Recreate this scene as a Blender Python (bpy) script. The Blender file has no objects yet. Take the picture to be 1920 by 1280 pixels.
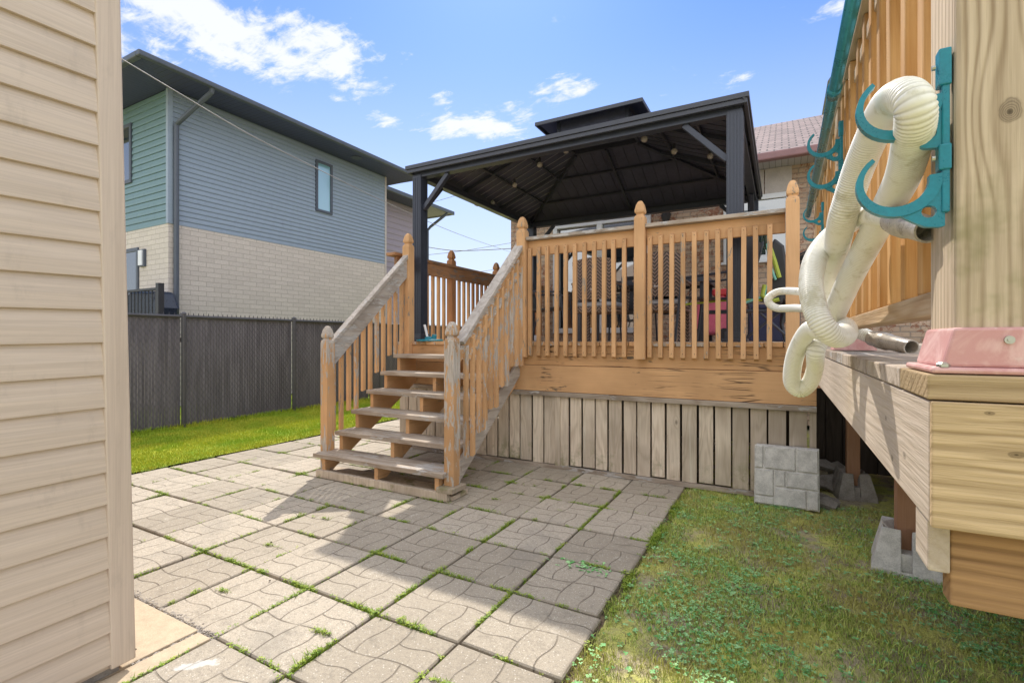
import bpy, math, random
from mathutils import Vector, Matrix, noise as mnoise
random.seed(7)
S = bpy.context.scene
TH = math.radians(28.8)
H = 1.25
# ------------------------------------------------------------------ camera
cd = bpy.data.cameras.new('camera'); cam = bpy.data.objects.new('camera', cd)
S.collection.objects.link(cam)
cam.location = (0, 0, H); cam.rotation_euler = (math.radians(90), 0, TH)
cd.sensor_width = 36; cd.lens = 920 / 1920 * 36
cd.shift_y = -4 / 1920
cd.clip_start = 0.02; cd.clip_end = 3000
S.camera = cam
# ------------------------------------------------------------------ sun, sky, exposure
SUNV = Vector((1.51, -2.53, -3.3)).normalized()
sl = bpy.data.lights.new('sun', 'SUN'); sl.energy = 2.8; sl.angle = math.radians(0.6); sl.color = (1, 0.93, 0.82)
so = bpy.data.objects.new('sun', sl); S.collection.objects.link(so)
so.rotation_euler = SUNV.to_track_quat('-Z', 'Y').to_euler(); so.location = (-10, 20, 30)
EL = math.asin(-SUNV.z); AZ = math.atan2(-SUNV.x, -SUNV.y)   # azimuth from +Y towards +X
S.view_settings.view_transform = 'Standard'; S.view_settings.look = 'None'
S.view_settings.exposure = 0.75; S.view_settings.gamma = 1.0
S.cycles.max_bounces = 8; S.cycles.diffuse_bounces = 4; S.cycles.glossy_bounces = 4; S.cycles.transparent_max_bounces = 12


class N:
    """small wrapper for node sockets with arithmetic"""
    def __init__(s, t, k): s.t = t; s.k = k
    def _m(s, op, o=None, c=None, clamp=False):
        n = s.t.nodes.new('ShaderNodeMath'); n.operation = op; n.use_clamp = clamp
        for i, v in enumerate((s, o, c)):
            if v is None: continue
            if isinstance(v, N): s.t.links.new(v.k, n.inputs[i])
            else: n.inputs[i].default_value = v
        return N(s.t, n.outputs[0])
    def __add__(s, o): return s._m('ADD', o)
    __radd__ = __add__
    def __mul__(s, o): return s._m('MULTIPLY', o)
    __rmul__ = __mul__
    def __sub__(s, o): return s._m('SUBTRACT', o)
    def __rsub__(s, o): return (s * -1) + o
    def __truediv__(s, o): return s._m('DIVIDE', o)
    def abs(s): return s._m('ABSOLUTE')
    def sin(s): return s._m('SINE')
    def floor(s): return s._m('FLOOR')
    def frac(s): return s._m('FRACT')
    def min(s, o): return s._m('MINIMUM', o)
    def max(s, o): return s._m('MAXIMUM', o)
    def pow(s, o): return s._m('POWER', o)
    def gt(s, o): return s._m('GREATER_THAN', o)
    def clamp(s): return s._m('ADD', 0.0, clamp=True)
    def ramp(s, a, b, c=0.0, d=1.0):
        n = s.t.nodes.new('ShaderNodeMapRange'); n.interpolation_type = 'SMOOTHSTEP'
        s.t.links.new(s.k, n.inputs[0])
        for i, v in enumerate((a, b, c, d)): n.inputs[i + 1].default_value = v
        return N(s.t, n.outputs[0])


class T:
    def __init__(s, tree): s.t = tree
    def new(s, k): return s.t.nodes.new(k)
    def pos(s):
        g = s.new('ShaderNodeNewGeometry'); return g.outputs['Position']
    def sep(s, v):
        n = s.new('ShaderNodeSeparateXYZ'); s.t.links.new(v.k if isinstance(v, N) else v, n.inputs[0])
        return [N(s.t, n.outputs[i]) for i in range(3)]
    def comb(s, x, y, z):
        n = s.new('ShaderNodeCombineXYZ')
        for i, v in enumerate((x, y, z)):
            if isinstance(v, N): s.t.links.new(v.k, n.inputs[i])
            else: n.inputs[i].default_value = v
        return N(s.t, n.outputs[0])
    def attr(s, name):
        n = s.new('ShaderNodeAttribute'); n.attribute_name = name; return N(s.t, n.outputs['Fac'])
    def noise(s, v, scale, detail=3, rough=.5, dist=0):
        n = s.new('ShaderNodeTexNoise'); s.t.links.new(v.k, n.inputs['Vector'])
        n.inputs['Scale'].default_value = scale; n.inputs['Detail'].default_value = detail
        n.inputs['Roughness'].default_value = rough; n.inputs['Distortion'].default_value = dist
        return N(s.t, n.outputs[0])
    def voro(s, v, scale, rnd=1.0, feature='F1'):
        n = s.new('ShaderNodeTexVoronoi'); s.t.links.new(v.k, n.inputs['Vector']); n.feature = feature
        n.inputs['Scale'].default_value = scale; n.inputs['Randomness'].default_value = rnd
        return N(s.t, n.outputs['Distance']), N(s.t, n.outputs['Color'] if feature == 'F1' else n.outputs[0])
    def mix(s, f, a, b, blend='MIX'):
        n = s.new('ShaderNodeMix'); n.data_type = 'RGBA'; n.blend_type = blend
        for i, v in ((0, f), (6, a), (7, b)):
            if isinstance(v, N): s.t.links.new(v.k, n.inputs[i])
            elif i == 0: n.inputs[i].default_value = v
            else: n.inputs[i].default_value = (v[0], v[1], v[2], 1)
        return N(s.t, n.outputs[2])
    def bump(s, h, strength=.5, dist=.01):
        n = s.new('ShaderNodeBump'); s.t.links.new(h.k, n.inputs['Height'])
        n.inputs['Strength'].default_value = strength; n.inputs['Distance'].default_value = dist
        return N(s.t, n.outputs[0])


# world: Nishita sky with thin clouds laid out by direction
W = bpy.data.worlds.new('World'); S.world = W; W.use_nodes = True
wt = T(W.node_tree); W.node_tree.nodes.clear()
sky = wt.new('ShaderNodeTexSky'); sky.sky_type = 'NISHITA'; sky.sun_disc = False
sky.sun_elevation = EL; sky.sun_rotation = AZ
sky.air_density = 1.0; sky.dust_density = 0.25; sky.ozone_density = 3.0
tc = wt.new('ShaderNodeTexCoord')
dx, dy, dz = wt.sep(tc.outputs['Generated'])
az = dx._m('ARCTAN2', dy); el = dz._m('ARCSINE')
den = dz.max(0.02) + 0.12
cv = wt.comb(dx / den, dy / den, 0.0)
n1 = wt.noise(cv, 3.4, 9, .66, .35)
n2 = wt.noise(wt.comb(dx / den * .6, dy / den * 1.3, 0.0), 15.0, 8, .68, .5)
nn = n1 * .62 + n2 * .38
def wdir(px, py):
    X = (px - 960) / 920; Zz = (636 - py) / 920
    v = Vector((math.cos(TH) * X - math.sin(TH), math.sin(TH) * X + math.cos(TH), Zz)).normalized()
    return math.atan2(v.x, v.y), math.asin(v.z)
mask = None
for (px, py, ra, re, a) in ((330, 30, .24, .045, 1.25), (560, 75, .17, .05, 1.3), (400, 90, .12, .03, .9), (690, 160, .08, .035, .6), (720, 225, .05, .02, .7),
                            (830, 188, .035, .02, .75), (890, 240, .13, .028, 1.15), (1060, 170, .09, .03, .9), (1395, 145, .07, .02, .85),
                            (960, 205, .05, .03, .6), (1580, 10, .06, .02, .6), (630, 185, .03, .012, .5), (760, 100, .03, .012, .5), (120, 60, .2, .08, 1.1)):
    a0, e0 = wdir(px, py)
    u = (az - a0) / (ra * 1.25); v = (el - e0) / (re * 1.35)
    g = (1 - (u * u + v * v).pow(.5)).max(0.0) * a
    mask = g if mask is None else mask.max(g)
far = el.ramp(.02, .3, .40, .06)
cl = ((nn - .5) * 2.3 + mask.min(.8) * .60 - .20 + far * .12).ramp(0, .32)
skyc = N(W.node_tree, sky.outputs[0])
hs = wt.new('ShaderNodeHueSaturation'); W.node_tree.links.new(skyc.k, hs.inputs['Color']); hs.inputs['Saturation'].default_value = 1.0
c0 = wt.mix(1.0, N(W.node_tree, hs.outputs[0]), (.46, .59, .84), 'MULTIPLY')
c0 = wt.mix(el.ramp(.02, .62, .88, 0), c0, (3.7, 3.95, 4.3))
c1 = wt.mix(cl * .88, c0, (4.5, 4.55, 4.65))
# unseen bright clouds added overhead and behind the camera to fill the shade
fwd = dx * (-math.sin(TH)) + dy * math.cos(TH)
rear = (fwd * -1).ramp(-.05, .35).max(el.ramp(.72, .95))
fill_cloud = (n1 * .8 + n2 * .2).ramp(.30, .52)
c1 = wt.mix(rear * (fill_cloud * .75 + .25), c1, (7.0, 7.1, 7.3))
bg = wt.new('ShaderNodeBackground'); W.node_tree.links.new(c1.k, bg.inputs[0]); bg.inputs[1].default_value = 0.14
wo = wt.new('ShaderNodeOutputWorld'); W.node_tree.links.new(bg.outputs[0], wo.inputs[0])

# ------------------------------------------------------------------ materials
def mat(name):
    m = bpy.data.materials.new(name); m.use_nodes = True
    t = T(m.node_tree); b = m.node_tree.nodes['Principled BSDF']
    return m, t, b
def setc(t, b, key, v):
    if isinstance(v, N): t.t.links.new(v.k, b.inputs[key])
    elif isinstance(v, (tuple, list)): b.inputs[key].default_value = (v[0], v[1], v[2], 1)
    else: b.inputs[key].default_value = v
def plain(name, col, rough=.5, metal=0, var=.12, scale=8, bump=0, spec=.5):
    m, t, b = mat(name)
    p = N(t.t, t.pos()); n = t.noise(p, scale, 5, .6); n2 = t.noise(p, scale * 9, 3)
    f = (n * .6 + n2 * .4).ramp(.3, .7)
    setc(t, b, 'Base Color', t.mix(f, [c * (1 - var) for c in col], [min(1, c * (1 + var)) for c in col]))
    setc(t, b, 'Roughness', (f * .15 + (rough - .07)).clamp()); setc(t, b, 'Metallic', metal)
    b.inputs['Specular IOR Level'].default_value = spec
    if bump: setc(t, b, 'Normal', t.bump(n2, bump, .003))
    return m
def wood(name, c1, c2, axis='x', sc=1.0, peel=None, peelamt=.5, knots=True, rough=.8, pts=(), crack=0, green=0, var=.16, rings=34, pn=0, grit=.5, lp=1.6, lw=.55, freq=None):
    m, t, b = mat(name)
    x, y, z = t.sep(t.pos()); r = t.attr('rnd')
    p = [x + r * 3.7, y + r * 5.1, z + r * 2.3]
    ai = 'xyz'.index(axis)
    q = [v * 1.0 for v in p]; q[ai] = p[ai] * .16
    gv = t.comb(*q)
    q2 = list(p); q2[ai] = p[ai] * .035; fv = t.comb(*q2)
    n = t.noise(gv, 7 * sc, 2, .5, .35)
    fine = t.noise(fv, 190 * sc, 3, .6)
    if knots:
        q3 = list(p); q3[ai] = p[ai] * .55; kv = t.comb(*q3)
        d, _ = t.voro(kv, 3.1 * sc)
        ki = d.ramp(.02, .13, 1, 0)
        n = n + ki * .12
    if freq:
        o1, o2 = {'x': (p[2], p[1]), 'y': (p[2], p[0]), 'z': (p[0], p[1])}[axis]
        ac = o1 + o2 * .8
        kd = None
        for (kx, ky, kz, kr) in pts:
            k1 = (x - kx) if axis == 'z' else (z - kz); k2 = (z - kz) if axis == 'z' else ((x - kx) if axis == 'x' else (y - ky))
            e = ((k1 * k1) * 1.0 + (k2 * k2) * .12).pow(.5)
            kk = e.ramp(kr * .8, kr * 3.6, .9, 0) * k1
            kd = kk if kd is None else kd + kk
        if kd is not None: ac = ac - kd
        ph = ac * (6.283 * freq) + n * 9 + t.noise(gv, 2.5 * sc, 2) * 14
        wv = (ph.sin() * .5 + .5).pow(lp) * t.noise(gv, 16 * sc, 2).ramp(.3, .6, .35, 1)
        rg = wv
    else:
        rg = ((n * rings).sin() * .5 + .5).pow(lp)
    f = rg * lw + fine.ramp(.3, .7) * (1 - lw)
    col = t.mix(f, c1, c2)
    big = t.noise(t.comb(*p), 1.7, 3)
    col = t.mix((r - .5) * var * 2 + big.ramp(.3, .75) * .6, col, [c * .55 for c in c2])
    stn = t.noise(fv, 22 * sc, 4, .7); col = t.mix(stn.ramp(.56, .72, 0, .35), col, [c * .42 for c in c2]); col = t.mix(stn.ramp(.28, .42, .3, 0), col, [min(.85, c * 1.25) for c in c1])
    if knots:
        col = t.mix(d.ramp(.025, .06, .75, 0), col, [c * .3 for c in c2])
    for (kx, ky, kz, kr) in pts:
        aa = x - kx; bb = (z - kz) * .8 if axis == 'z' else (z - kz) * 1.4
        if axis == 'x': aa = (x - kx) * .7
        if axis == 'y': aa = (y - ky) * .7
        dd = (aa * aa + bb * bb).pow(.5) * (1 + (t.noise(t.comb(x, y, z), 90, 3) - .5) * .55 + (t.noise(t.comb(x, y, z), 25, 1) - .5) * .9)
        ring = ((dd * (40 / kr)).sin() * .5 + .5) * .35 + .35
        col = t.mix(dd.ramp(kr * .75, kr, 1, 0) * ring, col, [c * .35 for c in c2])
        col = t.mix(dd.ramp(kr * .1, kr * .3, .8, 0), col, [c * .2 for c in c2])
    hgt = f * -1
    if peel:
        q4 = list(p); q4[ai] = p[ai] * .22
        pm = t.noise(t.comb(*q4), 26, 6, .7, .3)
        lowf = t.noise(t.comb(*p), 2.2, 2)
        msk = (pm * .65 + lowf * .35 + (r - .5) * .06).ramp(.60 - peelamt * .2, .615 - peelamt * .2)
        greyw = t.mix(fine.ramp(.3, .7), [c * .55 for c in peel], peel)
        col = t.mix(msk, col, greyw)
        hgt = msk * -2.2 + fine * .6
    if crack:
        q5 = list(p); q5[ai] = p[ai] * .045
        cr, _ = t.voro(t.comb(*q5), 24, 1, 'DISTANCE_TO_EDGE')
        gate = t.noise(t.comb(*p), 3.1, 3).ramp(.50, .62)
        cm = cr.ramp(.0, .045, 1, 0) * gate * crack
        col = t.mix(cm, col, (.05, .035, .025)); hgt = hgt - cm * 3
    if green:
        gm = t.noise(t.comb(*p), 5, 5, .7).ramp(.5, .68) * z.ramp(green, green + .35, .75, 0)
        col = t.mix(gm, col, (.16, .17, .05))
    setc(t, b, 'Base Color', col); setc(t, b, 'Roughness', rough)
    b.inputs['Specular IOR Level'].default_value = .25
    setc(t, b, 'Normal', t.bump(hgt, grit, .0025))
    return m
OR1, OR2 = (.71, .43, .225), (.62, .355, .17)
GREYW = (.42, .38, .34)
M = {}
for ax in 'xyz':
    M['paint_' + ax] = wood('painted_wood_' + ax, OR1, OR2, ax, peel=(.42, .34, .26), peelamt=.02, knots=False, rings=10, crack=.0, grit=.3)
    M['worn_' + ax] = wood('worn_painted_wood_' + ax, OR1, OR2, ax, peel=(.62, .56, .50), peelamt=.43, knots=False, rings=10)
    M['grey_' + ax] = wood('grey_weathered_wood_' + ax, (.56, .51, .46), (.36, .31, .27), ax, knots=True, rings=40, peel=(.56, .54, .52), peelamt=.25, grit=.45)
    M['raw_' + ax] = wood('bare_softwood_' + ax, (.62, .47, .31), (.47, .31, .17), ax, sc=1.0, knots=True, rings=46)
M['grey_x'] = wood('brown_grey_tread_wood', (.56, .48, .40), (.32, .25, .19), 'x', knots=True, rings=40, peel=(.60, .57, .54), peelamt=.2, grit=.6)
M['band'] = wood('painted_band_board', OR1, OR2, 'x', peel=(.25, .19, .13), peelamt=-.02, knots=True, rings=10, crack=1.0, grit=.4)
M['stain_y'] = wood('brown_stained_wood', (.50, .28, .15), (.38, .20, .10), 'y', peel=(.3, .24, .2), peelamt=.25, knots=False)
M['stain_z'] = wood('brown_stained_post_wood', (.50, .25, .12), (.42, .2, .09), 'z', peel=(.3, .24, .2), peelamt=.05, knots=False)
M['skirt'] = wood('weathered_skirt_board', (.82, .71, .58), (.58, .475, .365), 'z', knots=True, rings=52, green=.02, var=.35)
M['orangerail_z'] = wood('honey_baluster_wood', (.66, .40, .17), (.50, .25, .08), 'z', knots=True, rings=30)
M['nearpost'] = wood('near_post_pine', (.80, .66, .49), (.38, .28, .18), 'z', sc=1.1, knots=False, lp=2.5, lw=.6, freq=95, pts=((.206, .69, 1.484, .011),), green=1.24, grit=.4)
M['fascia_x'] = wood('pine_fascia_wood', (.68, .51, .31), (.33, .23, .12), 'x', sc=1.3, knots=False, lp=3, lw=.5, freq=62, pts=((.205, .67, 1.135, .006), (.185, .67, 1.175, .003)), grit=.4)
M['fascia_y'] = wood('pine_side_fascia_wood', (.70, .60, .50), (.58, .475, .37), 'y', sc=1.2, knots=False, lp=1.6, lw=.5, freq=50, pts=((.137, .80, 1.10, .008), (.137, .93, 1.13, .006), (.137, .88, 1.08, .006)), grit=.4)
M['fascia_dark'] = wood('brown_beam_wood', (.56, .34, .17), (.22, .12, .055), 'x', sc=1.2, knots=False, lp=2, lw=.65, freq=80, grit=.4)
M['redpost'] = wood('reddish_post_wood', (.50, .28, .17), (.40, .21, .12), 'z', knots=False, rings=30)
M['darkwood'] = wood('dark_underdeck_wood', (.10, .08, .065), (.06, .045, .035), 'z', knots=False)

M['black'] = plain('charcoal_metal', (.045, .050, .068), .38, .0, .15)
M['black_post'] = plain('charcoal_post_metal', (.045, .052, .075), .35, .1, .15)
M['roofin'] = plain('gazebo_roof_metal', (.075, .08, .12), .45, .2, .2, 3)
M['seam'] = plain('roof_seam_lit', (.30, .30, .32), .4, .1)
M['dkplastic'] = plain('dark_plastic', (.03, .03, .035), .5)
M['navy'] = plain('navy_plastic', (.03, .035, .09), .5)
M['pinkp'] = plain('pink_plastic', (.75, .16, .25), .4)
M['redp'] = plain('red_plastic', (.6, .05, .06), .4)
M['white'] = plain('white_vinyl', (.74, .76, .80), .45, var=.05)
M['beigepanel'] = plain('beige_panel', (.50, .45, .42), .6)
M['gutter'] = plain('maroon_gutter', (.25, .13, .13), .45)
M['concrete'] = plain('concrete', (.60, .58, .55), .9, var=.25, scale=18, bump=.6)
M['concrete_dk'] = plain('old_concrete', (.30, .27, .24), .95, var=.3, scale=14, bump=.6)
M['teal'] = plain('teal_plastic', (.008, .22, .30), .32, var=.15, scale=30)
M['tealpole'] = plain('pole_aluminium', (.05, .30, .42), .3, .6)
M['pinkbase'] = None
M['screw'] = plain('zinc_screw', (.5, .5, .45), .35, .9)
M['wire'] = plain('cable_grey', (.30, .28, .30), .6)
M['wiredk'] = plain('cable_dark', (.07, .06, .07), .6)
M['lime'] = plain('lime_strap', (.38, .45, .06), .6)
M['mint'] = plain('mint_strap', (.20, .5, .42), .6)
M['cushion'] = plain('blue_grey_cushion', (.16, .20, .27), .9)
M['cushion_w'] = plain('pale_grey_cushion', (.45, .46, .50), .9)
M['bark'] = plain('bark', (.10, .07, .05), .9, var=.4)
M['darkin'] = plain('dark_interior', (.05, .045, .05), .8)
M['curtain'] = plain('grey_curtain', (.35, .34, .37), .9)
M['green_alu'] = plain('green_trim_metal', (.10, .20, .20), .5)
M['dkgrey'] = plain('dark_grey_trim', (.075, .09, .12), .45)
M['soffit'] = None
M['fencew'] = plain('fence_wire_vinyl', (.075, .073, .085), .4)

m, t, b = mat('hose_plastic'); x, y, z = t.sep(t.pos()); a = t.attr('along')
p = N(t.t, t.pos()); n = t.noise(p, 14, 5, .65); st = t.noise(p, 60, 4, .7)
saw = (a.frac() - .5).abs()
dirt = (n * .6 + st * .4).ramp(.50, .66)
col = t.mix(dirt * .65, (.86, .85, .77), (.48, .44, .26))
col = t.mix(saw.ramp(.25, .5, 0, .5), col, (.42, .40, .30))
setc(t, b, 'Base Color', col); b.inputs['Roughness'].default_value = .38
b.inputs['Subsurface Weight'].default_value = .0
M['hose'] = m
M['cuff'] = plain('hose_cuff', (.42, .38, .32), .3, var=.25, scale=40)

m, t, b = mat('pink_fibre_metal'); p = N(t.t, t.pos())
n = t.noise(p, 14, 6, .6, 2.5); n2 = t.noise(p, 120, 3)
c = t.mix(n.ramp(.4, .65), (.60, .31, .30), (.72, .46, .44)); c = t.mix(n2.ramp(.6, .75, 0, .5), c, (.75, .6, .56))
setc(t, b, 'Base Color', c); b.inputs['Roughness'].default_value = .42
setc(t, b, 'Normal', t.bump(n2, .2, .001)); M['pinkbase'] = m

def glass(name, tint=(.02, .03, .04), rough=.03, metal=.0):
    m, t, b = mat(name); setc(t, b, 'Base Color', tint); b.inputs['Roughness'].default_value = rough
    b.inputs['Specular IOR Level'].default_value = 1.0; b.inputs['IOR'].default_value = 2.3
    p = N(t.t, t.pos()); setc(t, b, 'Normal', t.bump(t.noise(p, 1.1, 2), .08, .05)); return m
M['glass'] = glass('window_glass'); M['glass2'] = glass('window_glass_sky_tint', (.20, .42, .50), .08)  # pale tint puts the cyan sky reflection into the glass colour

def siding(name, col, col2, axis, streak=.12, metal=0, rough=.45):
    m, t, b = mat(name); x, y, z = t.sep(t.pos()); r = t.attr('rnd')
    q = [x, y, z * 1.0]; ai = 'xyz'.index(axis); q[ai] = q[ai] * .02
    q = [v + r * 4 for v in q]
    n = t.noise(t.comb(*q), 160, 4, .65); n2 = t.noise(t.comb(*q), 30, 3, .6)
    f = (n * .6 + n2 * .4).ramp(.32, .68)
    c = t.mix(f, col, col2)
    big = t.noise(N(t.t, t.pos()), .8, 3)
    c = t.mix(big * .25, c, [v * .7 for v in col]); gr = t.noise(t.comb(x * 3, y * 3, z * 1.2), 4, 5, .7); c = t.mix(gr.ramp(.55, .7, 0, .22), c, [v * .5 for v in col])
    setc(t, b, 'Base Color', c); b.inputs['Roughness'].default_value = rough
    setc(t, b, 'Normal', t.bump(n, .12, .001)); return m
M['shed'] = siding('shed_vinyl', (.69, .57, .465), (.54, .44, .355), 'y')
M['shedtrim'] = siding('shed_trim_vinyl', (.67, .55, .45), (.54, .435, .355), 'z')
M['bluesiding'] = siding('blue_grey_siding', (.30, .37, .46), (.26, .325, .41), 'y')
M['greensiding'] = siding('green_grey_siding', (.17, .27, .30), (.14, .23, .26), 'x')
M['mauvesiding'] = siding('mauve_siding', (.36, .31, .37), (.30, .26, .32), 'y')

def brick(name, ca, cb, mortar, u, bw, bh, mort=.008, mott=None, bumpv=.5, squash=1):
    m, t, b = mat(name); s = t.sep(t.pos())
    n = t.new('ShaderNodeTexBrick'); v = t.comb(s[u], s[2], 0.0); t.t.links.new(v.k, n.inputs['Vector'])
    n.inputs['Scale'].default_value = 1; n.inputs['Brick Width'].default_value = bw; n.inputs['Row Height'].default_value = bh
    n.inputs['Mortar Size'].default_value = mort; n.inputs['Mortar Smooth'].default_value = .2
    n.inputs['Color1'].default_value = (*ca, 1); n.inputs['Color2'].default_value = (*cb, 1); n.inputs['Mortar'].default_value = (*mortar, 1)
    c = N(t.t, n.outputs[0]); p = N(t.t, t.pos())
    nz = t.noise(p, 30, 5, .65)
    c = t.mix(nz.ramp(.35, .7, 0, .35), c, [v * .6 for v in ca])
    if mott:
        nm = t.noise(p, 17, 6, .75, .8); big = t.noise(p, 2.4, 2)
        c = t.mix((nm * .7 + big * .3).ramp(.5, .56, 0, .85), c, mott)
    setc(t, b, 'Base Color', c); b.inputs['Roughness'].default_value = .9
    hh = N(t.t, n.outputs[1]) * -1 + nz * .3
    setc(t, b, 'Normal', t.bump(hh, bumpv, .006)); return m
M['nbrick_y'] = brick('pale_block_side', (.65, .59, .545), (.58, .525, .485), (.42, .375, .33), 1, .30, .095, .006)
M['nbrick_x'] = brick('pale_block_front', (.65, .59, .545), (.58, .525, .485), (.42, .375, .33), 0, .30, .095, .006)
M['hbrick'] = brick('mottled_buff_brick', (.60, .45, .34), (.46, .33, .24), (.34, .28, .23), 0, .215, .075, .009, mott=(.28, .11, .06), bumpv=1)
M['hbrick2'] = brick('mottled_buff_brick_side', (.60, .45, .34), (.46, .33, .24), (.34, .28, .23), 1, .215, .075, .009, mott=(.28, .11, .06), bumpv=1)

m, t, b = mat('shingles'); s = t.sep(t.pos())
n = t.new('ShaderNodeTexBrick'); v = t.comb(s[0], s[1], 0.0); t.t.links.new(v.k, n.inputs['Vector'])
n.inputs['Scale'].default_value = 1; n.inputs['Brick Width'].default_value = .19; n.inputs['Row Height'].default_value = .125
n.inputs['Mortar Size'].default_value = .012; n.inputs['Mortar Smooth'].default_value = .2; n.inputs['Color1'].default_value = (.30, .225, .22, 1); n.inputs['Color2'].default_value = (.20, .15, .15, 1); n.inputs['Mortar'].default_value = (.04, .032, .035, 1)
c = t.mix(t.noise(N(t.t, t.pos()), 60, 4).ramp(.5, .7, 0, .3), N(t.t, n.outputs[0]), (.30, .24, .24))
setc(t, b, 'Base Color', c); b.inputs['Roughness'].default_value = .9; setc(t, b, 'Normal', t.bump(N(t.t, n.outputs[1]) * -1, .6, .01))
M['shingle'] = m
def slatmat(name, col, axis, per, dk=.45):
    m, t, b = mat(name); s = t.sep(t.pos()); q = (s[axis] / per).frac()
    g = (q - .5).abs().ramp(.43, .48)
    setc(t, b, 'Base Color', t.mix(g, col, [c * dk for c in col])); b.inputs['Roughness'].default_value = .45
    setc(t, b, 'Normal', t.bump(g * -1, .6, .006)); return m
M['soffit'] = slatmat('dark_soffit', (.045, .055, .13), 1, .10)
M['soffit_x'] = slatmat('dark_soffit_front', (.045, .055, .14), 0, .10)
M['wsoffit'] = slatmat('white_soffit', (.45, .45, .47), 0, .08)

# ground
m, t, b = mat('soil_and_moss'); p = N(t.t, t.pos())
n = t.noise(p, 3.2, 6, .65); n2 = t.noise(p, 26, 6, .7); n3 = t.noise(p, 160, 3); n4 = t.noise(p, 1.1, 4, .6)
c = t.mix(n.ramp(.40, .60), (.44, .37, .26), (.60, .60, .16))
c = t.mix(n4.ramp(.52, .66, 0, .6), c, (.34, .42, .09))
c = t.mix(n2.ramp(.50, .64, 0, .55), c, (.11, .09, .06)); c = t.mix(n3.ramp(.5, .7, 0, .5), c, (.25, .21, .13))
setc(t, b, 'Base Color', c); b.inputs['Roughness'].default_value = .95; setc(t, b, 'Normal', t.bump(n2 + n3 * .6, .8, .015))
M['soil'] = m
m, t, b = mat('lawn_base'); p = N(t.t, t.pos()); n = t.noise(p, 2.2, 5, .6); n3 = t.noise(p, 120, 4)
c = t.mix(n.ramp(.35, .65), (.25, .38, .02), (.42, .46, .03)); c = t.mix(n3.ramp(.45, .7, 0, .6), c, (.08, .10, .015))
setc(t, b, 'Base Color', c); b.inputs['Roughness'].default_value = .95; M['lawn'] = m
def leaf(name, a, bb, c3=None):
    m, t, b = mat(name); r = t.attr('rnd'); c = t.mix(r, a, bb)
    if c3:
        n = t.noise(N(t.t, t.pos()), 2.0, 3); c = t.mix(n.ramp(.45, .62, 0, .8), c, c3)
    setc(t, b, 'Base Color', c); b.inputs['Roughness'].default_value = .55
    b.inputs['Specular IOR Level'].default_value = .25
    return m
M['grassL'] = leaf('lawn_blades', (.28, .38, .03), (.60, .58, .07), (.26, .40, .03))
M['grassR'] = leaf('patchy_blades', (.16, .30, .05), (.72, .78, .22), (.55, .50, .16))
M['clover'] = leaf('clover_leaves', (.10, .36, .09), (.42, .72, .34))
M['weed'] = leaf('joint_weed_leaves', (.13, .25, .03), (.38, .46, .06))
M['straw'] = leaf('dry_straw', (.26, .20, .11), (.42, .35, .2))
M['crown'] = leaf('tree_leaves', (.06, .14, .02), (.16, .28, .04))

# paver slab material
TU, TD, U0, D0 = .457, .462, -1.167, 1.665
m, t, b = mat('embossed_paver'); x, y, z = t.sep(t.pos()); r = t.attr('rnd')
a = ((x - U0) / TU); c_ = ((y - D0) / TD); fa = a.frac(); fb = c_.frac()
ia = a.floor(); ib = c_.floor()
w1 = fa + (fb * 6.283 * 1.0).sin() * .035 ; w2 = fb + (fa * 6.283 * 1.0).sin() * .035
d1 = (w1 - .5).abs(); d2 = (w2 - .5).abs()
qa = w1.gt(.5); qb = w2.gt(.5)
chk = (qa - qb).abs()                          # 1 in two opposite quadrants
h1 = ((fa * 2).frac() + (fb * 12.566).sin() * .05 - .5).abs() * .5
h2 = ((fb * 2).frac() + (fa * 12.566).sin() * .05 - .5).abs() * .5
h = h1 * chk + h2 * (1 - chk)
dd = d1.min(d2).min(h)
grv = dd.ramp(.002, .011, 1, 0)
p = N(t.t, t.pos())
wear = t.noise(p, 5, 3).ramp(.3, .55, .35, 1)
grv = grv * wear
fine = t.noise(p, 260, 3, .7); med = t.noise(p, 60, 4, .7); lo = t.noise(p, 2.6, 5, .6)
peb, pc = t.voro(p, 85)
col = t.mix((r * .55 + lo * .45).ramp(.2, .8), (.38, .33, .26), (.54, .475, .385))
col = t.mix(fine.ramp(.42, .62, 0, .6), col, (.24, .21, .175)); col = t.mix(peb.ramp(.14, .30, .75, 0) * t.sep(pc)[0].ramp(.3, .8), col, (.72, .68, .61))
col = t.mix(med.ramp(.50, .66, 0, .5), col, (.23, .205, .175))
col = t.mix(t.noise(p, 1.3, 5, .65, .6).ramp(.54, .68, 0, .4), col, (.24, .22, .19))
col = t.mix(grv * .68, col, (.14, .115, .085))
ed = fa.min(1 - fa).min(fb).min(1 - fb)
edn = ed + (med - .5) * .05 + (lo - .5) * .10
col = t.mix(edn.ramp(.0, .04, .42, 0), col, (.17, .14, .105))
blot = t.noise(p, 9, 6, .7)
col = t.mix(blot.ramp(.54, .66, 0, .35), col, (.20, .175, .14)); col = t.mix(blot.ramp(.30, .40, .35, 0), col, (.62, .57, .49))
su = (x + 1.957) * .72 + (y - 1.07) * .69; sv = (x + 1.957) * -.69 + (y - 1.07) * .72
sm = (su * su * 70 + sv * sv * 900).pow(.5) + lo * .5 + (t.noise(p, 22, 5, .7) - .5) * 2.2 + .15
col = t.mix(sm.ramp(.85, 1.15, .6, 0), col, (.68, .68, .66))
setc(t, b, 'Base Color', col); b.inputs['Roughness'].default_value = .93
setc(t, b, 'Normal', t.bump(fine * .25 + med * .3 + peb * .25 - grv * 1.6, .75, .004)); M['paver'] = m
M['plainslab'] = plain('sandy_slab', (.52, .42, .30), .9, var=.15, scale=20, bump=.4)
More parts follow.
